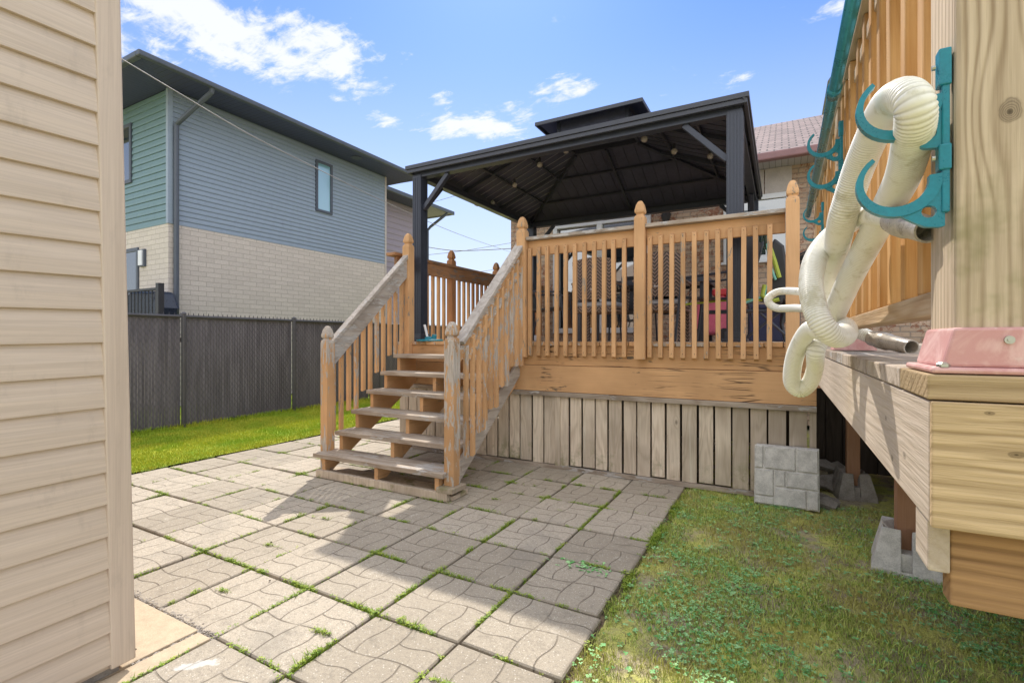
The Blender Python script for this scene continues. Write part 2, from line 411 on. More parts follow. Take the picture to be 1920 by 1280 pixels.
m, t, b = mat('joint_dirt'); p = N(t.t, t.pos()); n = t.noise(p, 40, 5, .7); n2 = t.noise(p, 4, 4)
c = t.mix(n.ramp(.4, .6), (.07, .05, .035), (.19, .13, .09)); c = t.mix(n2.ramp(.5, .65, 0, .6), c, (.12, .17, .03))
setc(t, b, 'Base Color', c); b.inputs['Roughness'].default_value = .95; setc(t, b, 'Normal', t.bump(n, .8, .01)); M['joint'] = m
m, t, b = mat('wicker'); s = t.sep(t.pos()); k = ((s[2] + (s[0] * 1.0).abs() * 0) * 1.0)
zig = ((s[0] * 12).frac() - .5).abs() * .09
w = ((s[2] + zig) * 26).frac()
f = (w - .5).abs().ramp(.15, .45)
setc(t, b, 'Base Color', t.mix(f, (.26, .18, .14), (.05, .04, .035))); b.inputs['Roughness'].default_value = .5
setc(t, b, 'Normal', t.bump(f * -1, .8, .006)); M['wicker'] = m

# ------------------------------------------------------------------ mesh builder
ROOT = {}
def lerp(a, b, f): return a + (b - a) * f
class MB:
    def __init__(s): s.v = []; s.f = []; s.r = []; s.a = None
    def add(s, vs, fs, rnd=None):
        o = len(s.v); s.v += [tuple(v) for v in vs]
        s.f += [tuple(i + o for i in f) for f in fs]
        if rnd is None: rnd = random.random()
        s.r += [rnd] * len(fs); return s
    def box(s, x0, x1, y0, y1, z0, z1, rnd=None):
        vs = [(x, y, z) for z in (z0, z1) for y in (y0, y1) for x in (x0, x1)]
        return s.add(vs, [(0, 2, 3, 1), (4, 5, 7, 6), (0, 1, 5, 4), (2, 6, 7, 3), (0, 4, 6, 2), (1, 3, 7, 5)], rnd)
    def bar(s, p0, p1, w, h, up=(0, 0, 1), rnd=None):
        """box from p0 to p1; w across, h along up"""
        p0 = Vector(p0); p1 = Vector(p1); d = (p1 - p0).normalized(); u = Vector(up)
        sd = d.cross(u).normalized(); u = sd.cross(d).normalized()
        vs = [p + sd * a * w / 2 + u * b_ * h / 2 for p in (p0, p1) for (a, b_) in ((-1, -1), (1, -1), (1, 1), (-1, 1))]
        return s.add(vs, [(3, 2, 1, 0), (4, 5, 6, 7), (0, 1, 5, 4), (1, 2, 6, 5), (2, 3, 7, 6), (3, 0, 4, 7)], rnd)
    def prism(s, poly, axis, a0, a1, rnd=None):
        """poly: 2D points; extruded along axis"""
        def mk(q, a):
            return {'x': (a, q[0], q[1]), 'y': (q[0], a, q[1]), 'z': (q[0], q[1], a)}[axis]
        n = len(poly); vs = [mk(q, a0) for q in poly] + [mk(q, a1) for q in poly]
        fs = [tuple(range(n))[::-1], tuple(range(n, 2 * n))] + [(i, (i + 1) % n, n + (i + 1) % n, n + i) for i in range(n)]
        return s.add(vs, fs, rnd)
    def tube(s, pts, r, seg=10, caps=True, rnd=None, smooth_up=None):
        pts = [Vector(p) for p in pts]; n = len(pts)
        rr = r if isinstance(r, (list, tuple)) else [r] * n
        tg = [(pts[min(i + 1, n - 1)] - pts[max(i - 1, 0)]).normalized() for i in range(n)]
        u = tg[0].orthogonal().normalized(); vs = []
        for i in range(n):
            u = (u - tg[i] * u.dot(tg[i])).normalized(); w = tg[i].cross(u)
            for k in range(seg):
                a = 2 * math.pi * k / seg; vs.append(pts[i] + (u * math.cos(a) + w * math.sin(a)) * rr[i])
        fs = [(i * seg + k, i * seg + (k + 1) % seg, (i + 1) * seg + (k + 1) % seg, (i + 1) * seg + k) for i in range(n - 1) for k in range(seg)]
        if caps: fs += [tuple(range(seg))[::-1], tuple(range((n - 1) * seg, n * seg))]
        return s.add(vs, fs, rnd)
    def lathe(s, c, prof, seg=12, sq=False, rnd=None):
        """prof: (radius, z) rows about vertical axis at c; sq -> square section rotated to axes"""
        vs = []; n = len(prof)
        if sq: seg = 4
        for (r, z) in prof:
            for k in range(seg):
                a = 2 * math.pi * k / seg + (math.pi / 4 if sq else 0); q = r * (math.sqrt(2) if sq else 1)
                vs.append((c[0] + q * math.cos(a), c[1] + q * math.sin(a), c[2] + z))
        fs = [(i * seg + k, i * seg + (k + 1) % seg, (i + 1) * seg + (k + 1) % seg, (i + 1) * seg + k) for i in range(n - 1) for k in range(seg)]
        fs += [tuple(range(seg))[::-1], tuple(range((n - 1) * seg, n * seg))]
        return s.add(vs, fs, rnd)
    def build(s, name, mt, parent=None, bevel=0, smooth=False, off=None):
        me = bpy.data.meshes.new(name)
        o = Vector(off) if off else (ROOT[parent.name] if parent else Vector((0, 0, 0)))
        me.from_pydata([(v[0] - o.x, v[1] - o.y, v[2] - o.z) for v in s.v], [], s.f)
        at = me.attributes.new('rnd', 'FLOAT', 'FACE'); at.data.foreach_set('value', s.r)
        if s.a: at2 = me.attributes.new('along', 'FLOAT', 'POINT'); at2.data.foreach_set('value', s.a)
        me.materials.append(M[mt] if isinstance(mt, str) else mt)
        me.update()
        ob = bpy.data.objects.new(name, me); S.collection.objects.link(ob)
        if parent: ob.parent = parent; ROOT[ob.name] = o
        elif off: ob.location = o; ROOT[ob.name] = o
        else: ROOT[ob.name] = Vector((0, 0, 0))
        if smooth: me.polygons.foreach_set('use_smooth', [True] * len(me.polygons))
        if bevel:
            bm = ob.modifiers.new('bevel', 'BEVEL'); bm.width = bevel; bm.segments = 2; bm.limit_method = 'ANGLE'; bm.angle_limit = math.radians(40)
        return ob
def tag(o, label=None, cat=None, group=None, kind=None):
    if label: o['label'] = label
    if cat: o['category'] = cat
    if group: o['group'] = group
    if kind: o['kind'] = kind
    return o
def thing(name, loc, label, cat, group=None):
    o = bpy.data.objects.new(name, None); S.collection.objects.link(o); o.location = loc; o.empty_display_size = .1
    ROOT[o.name] = Vector(loc); return tag(o, label, cat, group)
def copy_thing(o, loc, label, rz=None):
    c = o.copy(); S.collection.objects.link(c); c.location = loc
    if rz is not None: c.rotation_euler = (0, 0, rz)
    for ch in [q for q in S.collection.objects if q.parent == o]:
        d = ch.copy(); S.collection.objects.link(d); d.parent = c
        for g in [q for q in S.collection.objects if q.parent == ch]:
            e = g.copy(); S.collection.objects.link(e); e.parent = d
    c['label'] = label; return c
def P(px, py, t):
    """world point seen at photo pixel (px,py) at camera depth t"""
    X = (px - 960) / 920
    return Vector(((math.cos(TH) * X - math.sin(TH)) * t, (math.sin(TH) * X + math.cos(TH)) * t, H + (636 - py) / 920 * t))

# ------------------------------------------------------------------ ground
g = MB().add([(-60, -60, -.075), (60, -60, -.075), (60, 140, -.075), (-60, 140, -.075)], [(0, 1, 2, 3)]).build('ground', 'soil'); tag(g, kind='structure')
def gridsheet(x0, x1, y0, y1, step, fz):
    nx = int((x1 - x0) / step) + 1; ny = int((y1 - y0) / step) + 1; mb = MB()
    vs = [(lerp(x0, x1, i / nx), lerp(y0, y1, j / ny), fz(lerp(x0, x1, i / nx), lerp(y0, y1, j / ny))) for j in range(ny + 1) for i in range(nx + 1)]
    fs = [(j * (nx + 1) + i, j * (nx + 1) + i + 1, (j + 1) * (nx + 1) + i + 1, (j + 1) * (nx + 1) + i) for j in range(ny) for i in range(nx)]
    return mb.add(vs, fs)
def soilz(x, y):
    e = min(1, max(0, (x + .74) / .12))
    return -.03 + e * (.018 + .018 * mnoise.noise((x * 2.2, y * 2.2, 0)) + .008 * mnoise.noise((x * 11, y * 11, 3)))
yd = gridsheet(-.86, 4.2, -.8, 7.5, .05, soilz).build('yard_soil', 'soil', smooth=True); tag(yd, kind='structure')
def lawnz(x, y): return .004 + .01 * mnoise.noise((x * 1.5, y * 1.5, 5))
lw = gridsheet(-9.8, -5.315, -3, 22, .25, lawnz).build('lawn', 'lawn', smooth=True); tag(lw, kind='structure')
jb = MB().add([(-5.5, -2.2, -.022), (-.66, -2.2, -.022), (-.66, 8.25, -.022), (-5.5, 8.25, -.022)], [(0, 1, 2, 3)]).build('patio_bed', 'joint'); tag(jb, kind='structure')
pv = MB()
for i in range(-10, 1):
    for j in range(-8, 15):
        x0 = U0 + i * TU; y0 = D0 + j * TD
        if i < -9 or i > 0: continue
        if x0 < -2.1 and y0 < 1.1: continue
        q = .007; dz = random.uniform(-.004, .005); tl = random.uniform(-.004, .004)
        x1 = x0 + TU - q; y1 = y0 + TD - q; x0 += q * random.uniform(.5, 1.5); y0 += q * random.uniform(.5, 1.6)
        rg = random.random(); bv = .006
        if i == 0: x1 -= random.uniform(-.015, .02)
        def ring(ins, z): return [(x0 + ins, y0 + ins, z + dz - tl), (x1 - ins, y0 + ins, z + dz + tl), (x1 - ins, y1 - ins, z + dz + tl), (x0 + ins, y1 - ins, z + dz - tl)]
        vs = ring(0, -.04) + ring(0, -.006) + ring(bv, 0)
        fs = [(a + k, a + (k + 1) % 4, a + 4 + (k + 1) % 4, a + 4 + k) for a in (0, 4) for k in range(4)] + [(8, 9, 10, 11)]
        pv.add(vs, fs, rg)
po = pv.build('patio_paving', 'paver'); tag(po, kind='structure')
ps = MB()
for (x0, x1, y0, y1, r) in ((-2.86, -2.2, .66, 1.2, .3), (-2.18, -2.09, .35, 1.19, .6), (-3.6, -2.9, .5, 1.19, .7), (-2.05, -1.63, .1, .2, .5)):
    ps.box(x0, x1, y0, y1, -.04, .001 + random.uniform(-.003, .003), r)
o = ps.build('patio_edge_slabs', 'plainslab', bevel=.004); tag(o, kind='structure')

# ------------------------------------------------------------------ vegetation as stuff
def blades(mb, x, y, z, h, w, lean=.5):
    a = random.uniform(0, 6.283); l = random.uniform(0, lean) * h; b_ = random.uniform(0, 6.283)
    cx, cy = math.cos(a) * w / 2, math.sin(a) * w / 2; lx, ly = math.cos(b_) * l, math.sin(b_) * l
    o = len(mb.v)
    mb.v += [(x - cx, y - cy, z), (x + cx, y + cy, z), (x + lx * .4 + cx * .7, y + ly * .4 + cy * .7, z + h * .6), (x + lx * .4 - cx * .7, y + ly * .4 - cy * .7, z + h * .6), (x + lx, y + ly, z + h)]
    mb.f += [(o, o + 1, o + 2, o + 3), (o + 3, o + 2, o + 4)]; r = random.random(); mb.r += [r, r]
def leafc(mb, x, y, z, s, n=3):
    a0 = random.uniform(0, 6.283); r = random.random()
    for k in range(n):
        a = a0 + k * 6.283 / n + random.uniform(-.3, .3); o = len(mb.v); dx, dy = math.cos(a) * s, math.sin(a) * s; px, py = -dy * .45, dx * .45
        ti = random.uniform(-.15, .45) * s
        mb.v += [(x, y, z), (x + dx * .55 + px, y + dy * .55 + py, z + ti * .8), (x + dx, y + dy, z + ti), (x + dx * .55 - px, y + dy * .55 - py, z + ti * .8)]
        mb.f += [(o, o + 1, o + 2, o + 3)]; mb.r += [min(1, max(0, r + random.uniform(-.15, .15)))]
mb = MB()
for k in range(150000):
    y = 1 + 11 * random.random() ** 1.25; x = random.uniform(-7.42, -5.295 + .06 * mnoise.noise((y * 4, 0, 0)))
    blades(mb, x, y, .0, random.uniform(.018, .042), random.uniform(.004, .009), .7)
for k in range(5000):
    y = 1 + 9 * random.random(); x = -7.4 + abs(random.gauss(0, .05)); blades(mb, x, y, 0, random.uniform(.04, .1), .009, .6)
tag(mb.build('grass', 'grassL'), 'mown yellow-green grass strip between the chain link fence and patio', 'grass', kind='stuff')
mb = MB(); sw = MB()
for k in range(200000):
    x = -.74 + 2.6 * random.random() ** 1.1; y = .75 + 3.7 * random.random() ** 1.15
    n = mnoise.noise((x * 2.6, y * 2.6, 1)) * .6 + mnoise.noise((x * 9, y * 9, 2)) * .4
    if x < -.72 + .05 * mnoise.noise((y * 5, 9, 0)): continue
    if n < random.uniform(-.45, .10) - .05: continue
    (blades)(mb if random.random() > .12 else sw, x, y, soilz(x, y) - .002, random.uniform(.008, .032) * (1 + max(0, n)), random.uniform(.002, .005), 1.1)
tag(mb.build('patchy_grass', 'grassR'), 'patchy short grass and moss on the bare yard beside the patio', 'grass', kind='stuff')
tag(sw.build('dry_grass', 'straw'), 'dry straw-coloured blades lying among the patchy yard grass', 'dry grass', kind='stuff')
mb = MB()
for k in range(26000):
    x = -.72 + 2.6 * random.random(); y = .8 + 3.6 * random.random() ** 1.2
    n = mnoise.noise((x * 1.9 + 4, y * 1.9, 7)) * .6 + mnoise.noise((x * 7, y * 7, 8)) * .5
    if n < .12: continue
    leafc(mb, x, y, soilz(x, y) + random.uniform(.004, .022), random.uniform(.006, .013), 3)
for k in range(420):
    x = random.uniform(-.7, 1.7); y = random.uniform(.9, 4.2)
    if mnoise.noise((x * 1.5 + 4, y * 1.5, 7)) < random.uniform(-.3, .25): continue
    for q in range(random.randint(3, 9)): leafc(mb, x + random.gauss(0, .028), y + random.gauss(0, .028), soilz(x, y) + random.uniform(.004, .022), random.uniform(.008, .016), 3)
for k in range(2600):
    x = random.uniform(-.7, 1.9); y = random.uniform(.9, 4.3) ** 1.0
    leafc(mb, x, y, soilz(x, y) + random.uniform(.006, .02), random.uniform(.008, .017), random.choice((2, 3, 3, 4)))
tag(mb.build('clover', 'clover'), 'bluish-green clover and small weeds spread over the yard', 'clover', kind='stuff')
mb = MB()
def joint(x0, x1, y0, y1, cnt, w=.006):
    for k in range(cnt):
        f = random.random(); x = lerp(x0, x1, f) + random.gauss(0, w); y = lerp(y0, y1, f) + random.gauss(0, w)
        n = mnoise.noise((x * 5, y * 5, 4)) + .5 * mnoise.noise((x * 17, y * 17, 4))
        if n < random.uniform(-.05, .28): continue
        if y < 4.3 and x < -2.1 and y < 1.25: continue
        blades(mb, x, y, -.015, random.uniform(.012, .034) * (.6 + max(0, n)), random.uniform(.003, .006), 1.4)
        if random.random() < .3: leafc(mb, x, y, random.uniform(.003, .012), random.uniform(.004, .009), 3)
for i in range(-9, 1): joint(U0 + i * TU, U0 + i * TU, .7, 5, 3600)
for j in range(-2, 8): joint(-5.3, -.72, D0 + j * TD, D0 + j * TD, 4400)
for i in range(14):
    a = D0 + random.randint(-1, 4) * TD + .23; x = random.uniform(-3.6, -1)
    joint(x, x + .15, a, a + .02, 160, .004)
joint(-.70, -.70, .7, 4.3, 5000, .018); joint(-5.31, -5.31, 1.5, 8, 2500, .02)
joint(-2.2, -1.8, .8, .95, 300, .02)
joint(-1.52, -1.48, 1.53, 1.7, 300, .008)
tag(mb.build('joint_weeds', 'weed'), 'small weeds and grass tufts growing in the joints between the patio slabs', 'weeds', kind='stuff')
# gravel and litter in the joint near the shed
mb = MB()
for k in range(2600):
    x = random.uniform(-3.3, -2.08); y = 1.215 + random.gauss(0, .014)
    if k % 3 == 0: x = random.uniform(-2.22, -2.1); y = random.uniform(.95, 1.2)
    if k % 7 == 0: x = random.uniform(-2.2, -1.6); y = random.uniform(.6, .9)
    s = random.uniform(.002, .005); mb.box(x - s, x + s, y - s, y + s, -.02, -.018 + random.uniform(.004, .018))
tag(mb.build('gravel', 'concrete_dk'), 'dark fine gravel filling the joint beside the shed corner', 'gravel', kind='stuff')
mb = MB()
for k in range(34):
    leafc(mb, -.93 + random.gauss(0, .07), 2.55 + random.gauss(0, .03), .006, random.uniform(.01, .022), 2)
for k in range(24): blades(mb, -.95 + random.gauss(0, .09), 2.56 + random.gauss(0, .03), .003, .006, .03, 6)
tag(mb.build('fallen_leaves', 'clover'), 'small sprig of dropped green leaves on a slab near the patio edge', 'leaves', kind='stuff')
for (x, y, s) in ((-2.75, 1.93, .008), (-2.32, 1.62, .006), (-2.28, 1.0, .006), (-.13, 1.7, .011), (.25, 1.45, .016)):
    q = MB(); q.lathe((x, y, .002), [(s * .8, 0), (s, s * .4), (s * .55, s * .8)], 6)
    tag(q.build('pebble', 'concrete' if x > -.5 else 'darkwood', off=(x, y, 0), bevel=.001), 'small ' + {-2.75: 'dark fragment on a sunlit slab toward the shed', -2.32: 'dark fragment on the slab nearest the plain slab', -2.28: 'dark crumb lying on the plain sandy slab', -.13: 'pale stone among the weeds at the bottom of the picture', .25: 'grey stone on bare soil near the near deck beam'}[x], 'pebble')

# ------------------------------------------------------------------ shed
SU, SD = -2.16, .952
sh = thing('shed', (SU, SD, 0), 'beige vinyl-sided shed corner standing at the left edge of the patio', 'shed')
ex = .1185
def lap(mb, axis, c, sgn, a0, a1, z0, z1, ex, proj, dbl=False):
    """horizontal lap siding; axis = direction of run, c = plane, sgn = outward"""
    prof = []; z = z0
    while z < z1 - 1e-4:
        zt = min(z + ex, z1); hgt = zt - z
        if dbl:
            prof += [(0.0, z - .001), (proj, z + .001), (proj * 1.02, z + .008), (proj * .86, z + hgt * .45), (proj * .55, z + hgt * .75), (proj * .12, zt - .001)]
            z = zt; continue
        prof += [(proj * .5, z), (proj, z + .002), (proj * .93, z + hgt * .42), (proj * .55 if dbl else proj * .7, z + hgt * .5), (proj * .25, z + hgt * .9 if dbl else z + hgt * .95), (0.0, zt - .001)]
        z = zt
    # sheets between profile points
    for k in range(len(prof) - 1):
        (p0, q0), (p1, q1) = prof[k], prof[k + 1]
        if axis == 'y': vs = [(c + sgn * p0, a0, q0), (c + sgn * p0, a1, q0), (c + sgn * p1, a1, q1), (c + sgn * p1, a0, q1)]
        else: vs = [(a0, c + sgn * p0, q0), (a1, c + sgn * p0, q0), (a1, c + sgn * p1, q1), (a0, c + sgn * p1, q1)]
        mb.add(vs, [(0, 1, 2, 3)], (k // 6) * .137 % 1)
q = MB(); lap(q, 'y', SU - .02, 1, -3.0, SD - .078, .035 + .02, 2.74, ex, .017, True)
q.box(-6, SU - .03, -3.0, SD - .02, .03, 2.7, .5)
q.build('wall', 'shed', sh)
q = MB(); q.box(SU - .03, SU, SD - .08, SD, .035, 2.74)
q.box(SU - .09, SU - .03, SD - .02, SD - .001, .035, 2.74)
q.build('corner_trim', 'shedtrim', sh, bevel=.006)
q = MB(); q.box(-6.2, SU + .06, -3.0, SD + .1, 2.74, 2.80); q.prism([(-6.2, 2.8), (SU + .06, 2.8), (-4.1, 3.7)], 'y', -3.0, SD + .1); q.build('roof', 'shedtrim', sh)
q = MB(); q.box(-6, SU - .04, -3, SD - .04, 0, .03); q.build('foundation', 'concrete_dk', sh)
q = MB(); z = .055 + ex * 14; q.box(SU - .012, SU - .003, .30, .302, z, z + ex * 2); q.build('panel_seam', 'shedtrim', sh)
sh.rotation_euler = (math.radians(1.15), 0, 0)

# ------------------------------------------------------------------ chain link fence with slats
FU = -7.4
fn = thing('chain_link_fence', (FU, 5, 0), 'black chain link fence filled with dark vertical privacy slats behind the grass strip', 'fence')
posts = [.24, 2.03, 3.82, 5.6, 7.4, 9.2, 11.0, 12.8]
M['slat'] = wood('grey_privacy_slat', (.20, .185, .215), (.15, .14, .165), 'z', knots=False, rings=6, green=.0, grit=.1, rough=.5)
for a, b_ in zip(posts[:-1], posts[1:]):
    q = MB(); y = a + .03
    while y < b_ - .03:
        yy = min(y + .0375, b_ - .03); q.box(FU - .006, FU, y, yy - .001, .035, 1.56, random.random()); y += .0405
    q.build('slat_panel', 'slat', fn)
    q = MB(); pitch = .07; hz = 1.56
    k = a - hz * .75
    while k < b_:
        for sg in (1, -1):
            p0, p1 = ((k, .03), (k + hz * .75, .03 + hz)) if sg == 1 else ((k + hz * .75, .03), (k, .03 + hz))
            # clip to bay
            f0, f1 = 0, 1; dyk = p1[0] - p0[0]
            fa, fb = sorted(((a - p0[0]) / dyk, (b_ - p0[0]) / dyk)); f0 = max(f0, fa); f1 = min(f1, fb)
            if f1 - f0 < .02: continue
            A = (FU + .006 + .003 * sg, lerp(p0[0], p1[0], f0), lerp(p0[1], p1[1], f0)); B = (FU + .006 + .003 * sg, lerp(p0[0], p1[0], f1), lerp(p0[1], p1[1], f1))
            q.bar(A, B, .0022, .0022, (1, 0, 0))
        k += pitch
    y = a
    while y < b_:
        q.bar((FU + .005, y, 1.56), (FU + .005, y + .008, 1.625), .004, .005, (1, 0, 0)); q.bar((FU + .005, y + .008, 1.625), (FU + .005, y + .016, 1.56), .004, .005, (1, 0, 0)); y += .07
    q.build('wire_mesh', 'fencew', fn)
for y in posts:
    q = MB(); q.tube([(FU + .035, y, 0), (FU + .035, y, 1.6)], .03, 12); q.lathe((FU + .035, y, 1.6), [(.034, 0), (.034, .015), (.015, .035)], 12)
    q.build('post', 'fencew', fn, smooth=False)
q = MB(); q.tube([(FU + .03, .24, 1.57), (FU + .03, 12.8, 1.57)], .02, 10); q.build('top_rail', 'fencew', fn)
q = MB(); q.tube([(FU + .01, .24, .05), (FU + .01, 12.8, .05)], .006, 6); q.build('bottom_wire', 'fencew', fn)

# ------------------------------------------------------------------ neighbour house
NU, ND0, ND1, NZ, NB = -9.9, 4.87, 10.55, 5.87, 3.385
nh = thing('neighbour_house', (NU, ND0, 0), 'two-storey neighbour house with blue-grey siding over pale block walls behind the fence', 'house')
q = MB(); q.box(NU - 7, NU - .03, ND0 + .03, ND1 - .01, -.02, NZ - .01); q.build('inner_wall', 'dkplastic', nh)
q = MB(); q.add([(NU, ND0, 0), (NU, ND1, 0), (NU, ND1, NB), (NU, ND0, NB)], [(0, 1, 2, 3)]); q.add([(NU - .03, ND0 + .0, NB), (NU, ND0, NB), (NU, ND1, NB), (NU - .03, ND1, NB)], [(0, 1, 2, 3)])
q.build('side_brick_wall', 'nbrick_y', nh)
q = MB(); q.add([(NU - 7, ND0, 0), (NU, ND0, 0), (NU, ND0, NB), (NU - 7, ND0, NB)], [(0, 1, 2, 3)]); q.add([(NU - 7, ND0, NB), (NU, ND0, NB), (NU, ND0 + .03, NB), (NU - 7, ND0 + .03, NB)], [(0, 1, 2, 3)])
q.build('front_brick_wall', 'nbrick_x', nh)
q = MB(); lap(q, 'y', NU - .012, 1, ND0 + .0, ND1 - .06, NB, NZ, .095, .02); q.build('side_siding', 'bluesiding', nh)
q = MB(); lap(q, 'x', ND0 + .012, -1, NU - 7, NU, NB, NZ, .125, .02); q.build('front_siding', 'greensiding', nh)
q = MB(); q.box(NU - .05, NU + .02, ND0 - .02, ND0 + .07, NB, NZ); q.build('corner_trim', M['bluesiding'], nh, bevel=.004)
q = MB(); q.box(NU - .05, NU + .014, ND1 - .06, ND1, 0, NZ); q.build('rear_corner_trim', 'beigepanel', nh)
q = MB()
ov = .76
q.add([(NU - 7, ND0 - ov, NZ - .02), (NU + ov, ND0 - ov, NZ - .02), (NU, ND0, NZ), (NU - 7, ND0, NZ)], [(0, 1, 2, 3)]); so1 = q.build('front_soffit', 'soffit_x', nh)
q = MB(); q.add([(NU + ov, ND0 - ov, NZ - .02), (NU + ov, ND1 + .6, NZ - .02), (NU, ND1 + .6, NZ), (NU, ND0, NZ)], [(0, 1, 2, 3)]); q.add([(NU, ND1, NZ), (NU, ND1 + .6, NZ), (NU - 6, ND1 + .6, NZ), (NU - 6, ND1, NZ)], [(0, 1, 2, 3)])
q.build('side_soffit', 'soffit', nh)
q = MB(); q.box(NU + ov, NU + ov + .1, ND0 - ov - .1, ND1 + .65, NZ - .045, NZ + .05); q.box(NU - 7, NU + ov, ND0 - ov - .1, ND0 - ov, NZ - .045, NZ + .05)
q.build('gutter', 'dkgrey', nh, bevel=.02)
q = MB(); q.add([(NU - 7.5, ND0 - ov, NZ + .04), (NU + ov + .02, ND0 - ov, NZ + .04), (NU + ov + .02, ND1 + .6, NZ + .04), (NU - 7.5, ND1 + .6, NZ + .04), (NU - 3, 7.0, NZ + 1.0), (NU - 3, 8.4, NZ + 1.0)], [(0, 1, 4), (1, 2, 5, 4), (2, 3, 5), (3, 0, 4, 5)]); q.build('roof', 'dkgrey', nh)
q = MB()
q.tube([(NU + ov + .02, ND0 + .35, NZ - .02), (NU + ov + .0, ND0 + .35, NZ - .10), (NU + .2, ND0 + .14, NZ - .55), (NU + .07, ND0 + .1, NZ - .66), (NU + .07, ND0 + .1, .1)], .045, 8)
q.build('downspout', 'dkgrey', nh)
def window(parent, ax, c, sgn, a0, a1, z0, z1, fw, frame, gl, depth=.05, bars=(), name='window', recess=.0):
    """window in a wall plane; frame proud of wall by depth"""
    q = MB(); lo, hi = sorted((c - sgn * .02, c + sgn * depth))
    def bx(u0, u1, v0, v1, l=lo, h=hi):
        (q.box(l, h, u0, u1, v0, v1) if ax == 'y' else q.box(u0, u1, l, h, v0, v1))
    bx(a0, a1, z1 - fw, z1); bx(a0, a1, z0, z0 + fw); bx(a0, a0 + fw, z0 + fw, z1 - fw); bx(a1 - fw, a1, z0 + fw, z1 - fw)
    for b_ in bars: bx(b_ - fw / 2, b_ + fw / 2, z0 + fw, z1 - fw)
    w = q.build(name, frame, parent, bevel=.004)
    q = MB(); l2, h2 = sorted((c - sgn * .01, c + sgn * .012))
    bx(a0 + fw, a1 - fw, z0 + fw, z1 - fw, l2, h2); q.build('pane', gl, w)
    return w
def Dat(px, U): X = (px - 960) / 920; return (math.sin(TH) * X + math.cos(TH)) * U / (math.cos(TH) * X - math.sin(TH))
def Uat(px, D): X = (px - 960) / 920; return (math.cos(TH) * X - math.sin(TH)) * D / (math.sin(TH) * X + math.cos(TH))
def Tat(px, U=None, D=None):
    X = (px - 960) / 920
    return U / (math.cos(TH) * X - math.sin(TH)) if U is not None else D / (math.sin(TH) * X + math.cos(TH))
def Zat(px, py, U=None, D=None): return H + (636 - py) / 920 * Tat(px, U, D)
window(nh, 'y', NU, 1, Dat(591, NU), Dat(622, NU), Zat(605, 399, NU), Zat(605, 304, NU), .06, 'dkgrey', 'glass2', .04)
window(nh, 'x', ND0, -1, Uat(205, ND0), Uat(248, ND0), Zat(240, 345, D=ND0), Zat(240, 234, D=ND0), .07, 'dkgrey', 'glass', .03)
window(nh, 'x', ND0, -1, Uat(190, ND0), Uat(261, ND0), Zat(245, 575, D=ND0), Zat(255, 465, D=ND0), .07, 'dkgrey', 'glass', .03, name='patio_door')
q = MB(); q.box(Uat(264.5, ND0), Uat(274.5, ND0), ND0 - .04, ND0 + .01, Zat(268, 500, D=ND0), Zat(268, 468, D=ND0)); wl = q.build('wall_lamp', 'dkgrey', nh)
q = MB(); q.box(Uat(265, ND0) , Uat(272, ND0), ND0 - .06, ND0 - .041, Zat(268, 498, D=ND0), Zat(268, 470, D=ND0)); q.build('diffuser', 'white', wl)
q = MB(); q.lathe((NU + .45, 9.0, NZ - .03), [(.13, 0), (.13, .012)], 20); q.build('soffit_vent', 'dkgrey', nh)
# neighbour's deck with railing and covered barbecue
nd = thing('neighbour_deck', (-10, 4.5, 0), 'neighbour deck with black railing seen above the fence beside the shed corner', 'deck')
q = MB(); q.box(-13, -9.17, 4.36, 4.855, 1.20, 1.28); q.build('platform', 'darkwood', nd)
for x in (-9.22, -11.6):
    q = MB(); q.box(x - .045, x + .045, 4.36, 4.45, -.02, 2.20); q.build('post', 'dkplastic', nd)
q = MB(); q.box(-13, -9.27, 4.38, 4.44, 2.09, 2.13); q.box(-13, -9.27, 4.39, 4.43, 1.36, 1.40); q.build('rail', 'dkplastic', nd)
for k in range(18):
    x = -9.36 - k * .12; q = MB(); q.tube([(x, 4.41, 1.38), (x, 4.41, 2.10)], .009, 6); q.build('baluster', 'dkplastic', nd)
q = MB(); q.prism([(-10.6, 1.285), (-9.5, 1.285), (-9.42, 1.8), (-9.6, 2.1), (-10.4, 2.14), (-10.7, 1.95)], 'y', 4.47, 4.84)
M['vinylcover'] = plain('black_vinyl_cover', (.02, .028, .05), .3, var=.4, scale=5, bump=.5)
tag(q.build('barbecue', 'vinylcover', off=(-10.0, 4.65, 1.28), bevel=.06), 'barbecue under a black vinyl cover on the neighbour deck', 'barbecue')
# second neighbour house
FU2, FD = -11.36, 14.2
h2 = thing('neighbour_house', (FU2, FD, 0), 'farther house with mauve siding and dark eaves between the blue-grey house and gazebo post', 'house')
q = MB(); q.box(FU2 - 7, FU2 - .02, 10.9, FD - .02, 0, 5.86); q.build('inner_wall', 'dkplastic', h2)
q = MB(); lap(q, 'y', FU2 - .01, 1, 10.9, FD, .2, 5.86, .19, .02); q.build('siding_wall', 'mauvesiding', h2)
q = MB(); q.box(FU2 - 7, FU2 + .65, 10.5, FD + .6, 5.86, 5.9); q.build('soffit', 'soffit', h2)
q = MB(); q.box(FU2 + .65, FU2 + .75, 10.5, FD + .7, 5.84, 5.97); q.box(FU2 - 7, FU2 + .65, FD + .6, FD + .7, 5.84, 5.97); q.build('gutter', 'dkgrey', h2, bevel=.02)
q = MB(); q.add([(FU2 - 7, 10.5, 5.95), (FU2 + .66, 10.5, 5.95), (FU2 + .66, FD + .6, 5.95), (FU2 - 7, FD + .6, 5.95), (FU2 - 3, 12, 6.7), (FU2 - 3, 12.5, 6.7)], [(0, 1, 4), (1, 2, 5, 4), (2, 3, 5), (3, 0, 4, 5)]); q.build('roof', 'dkgrey', h2)
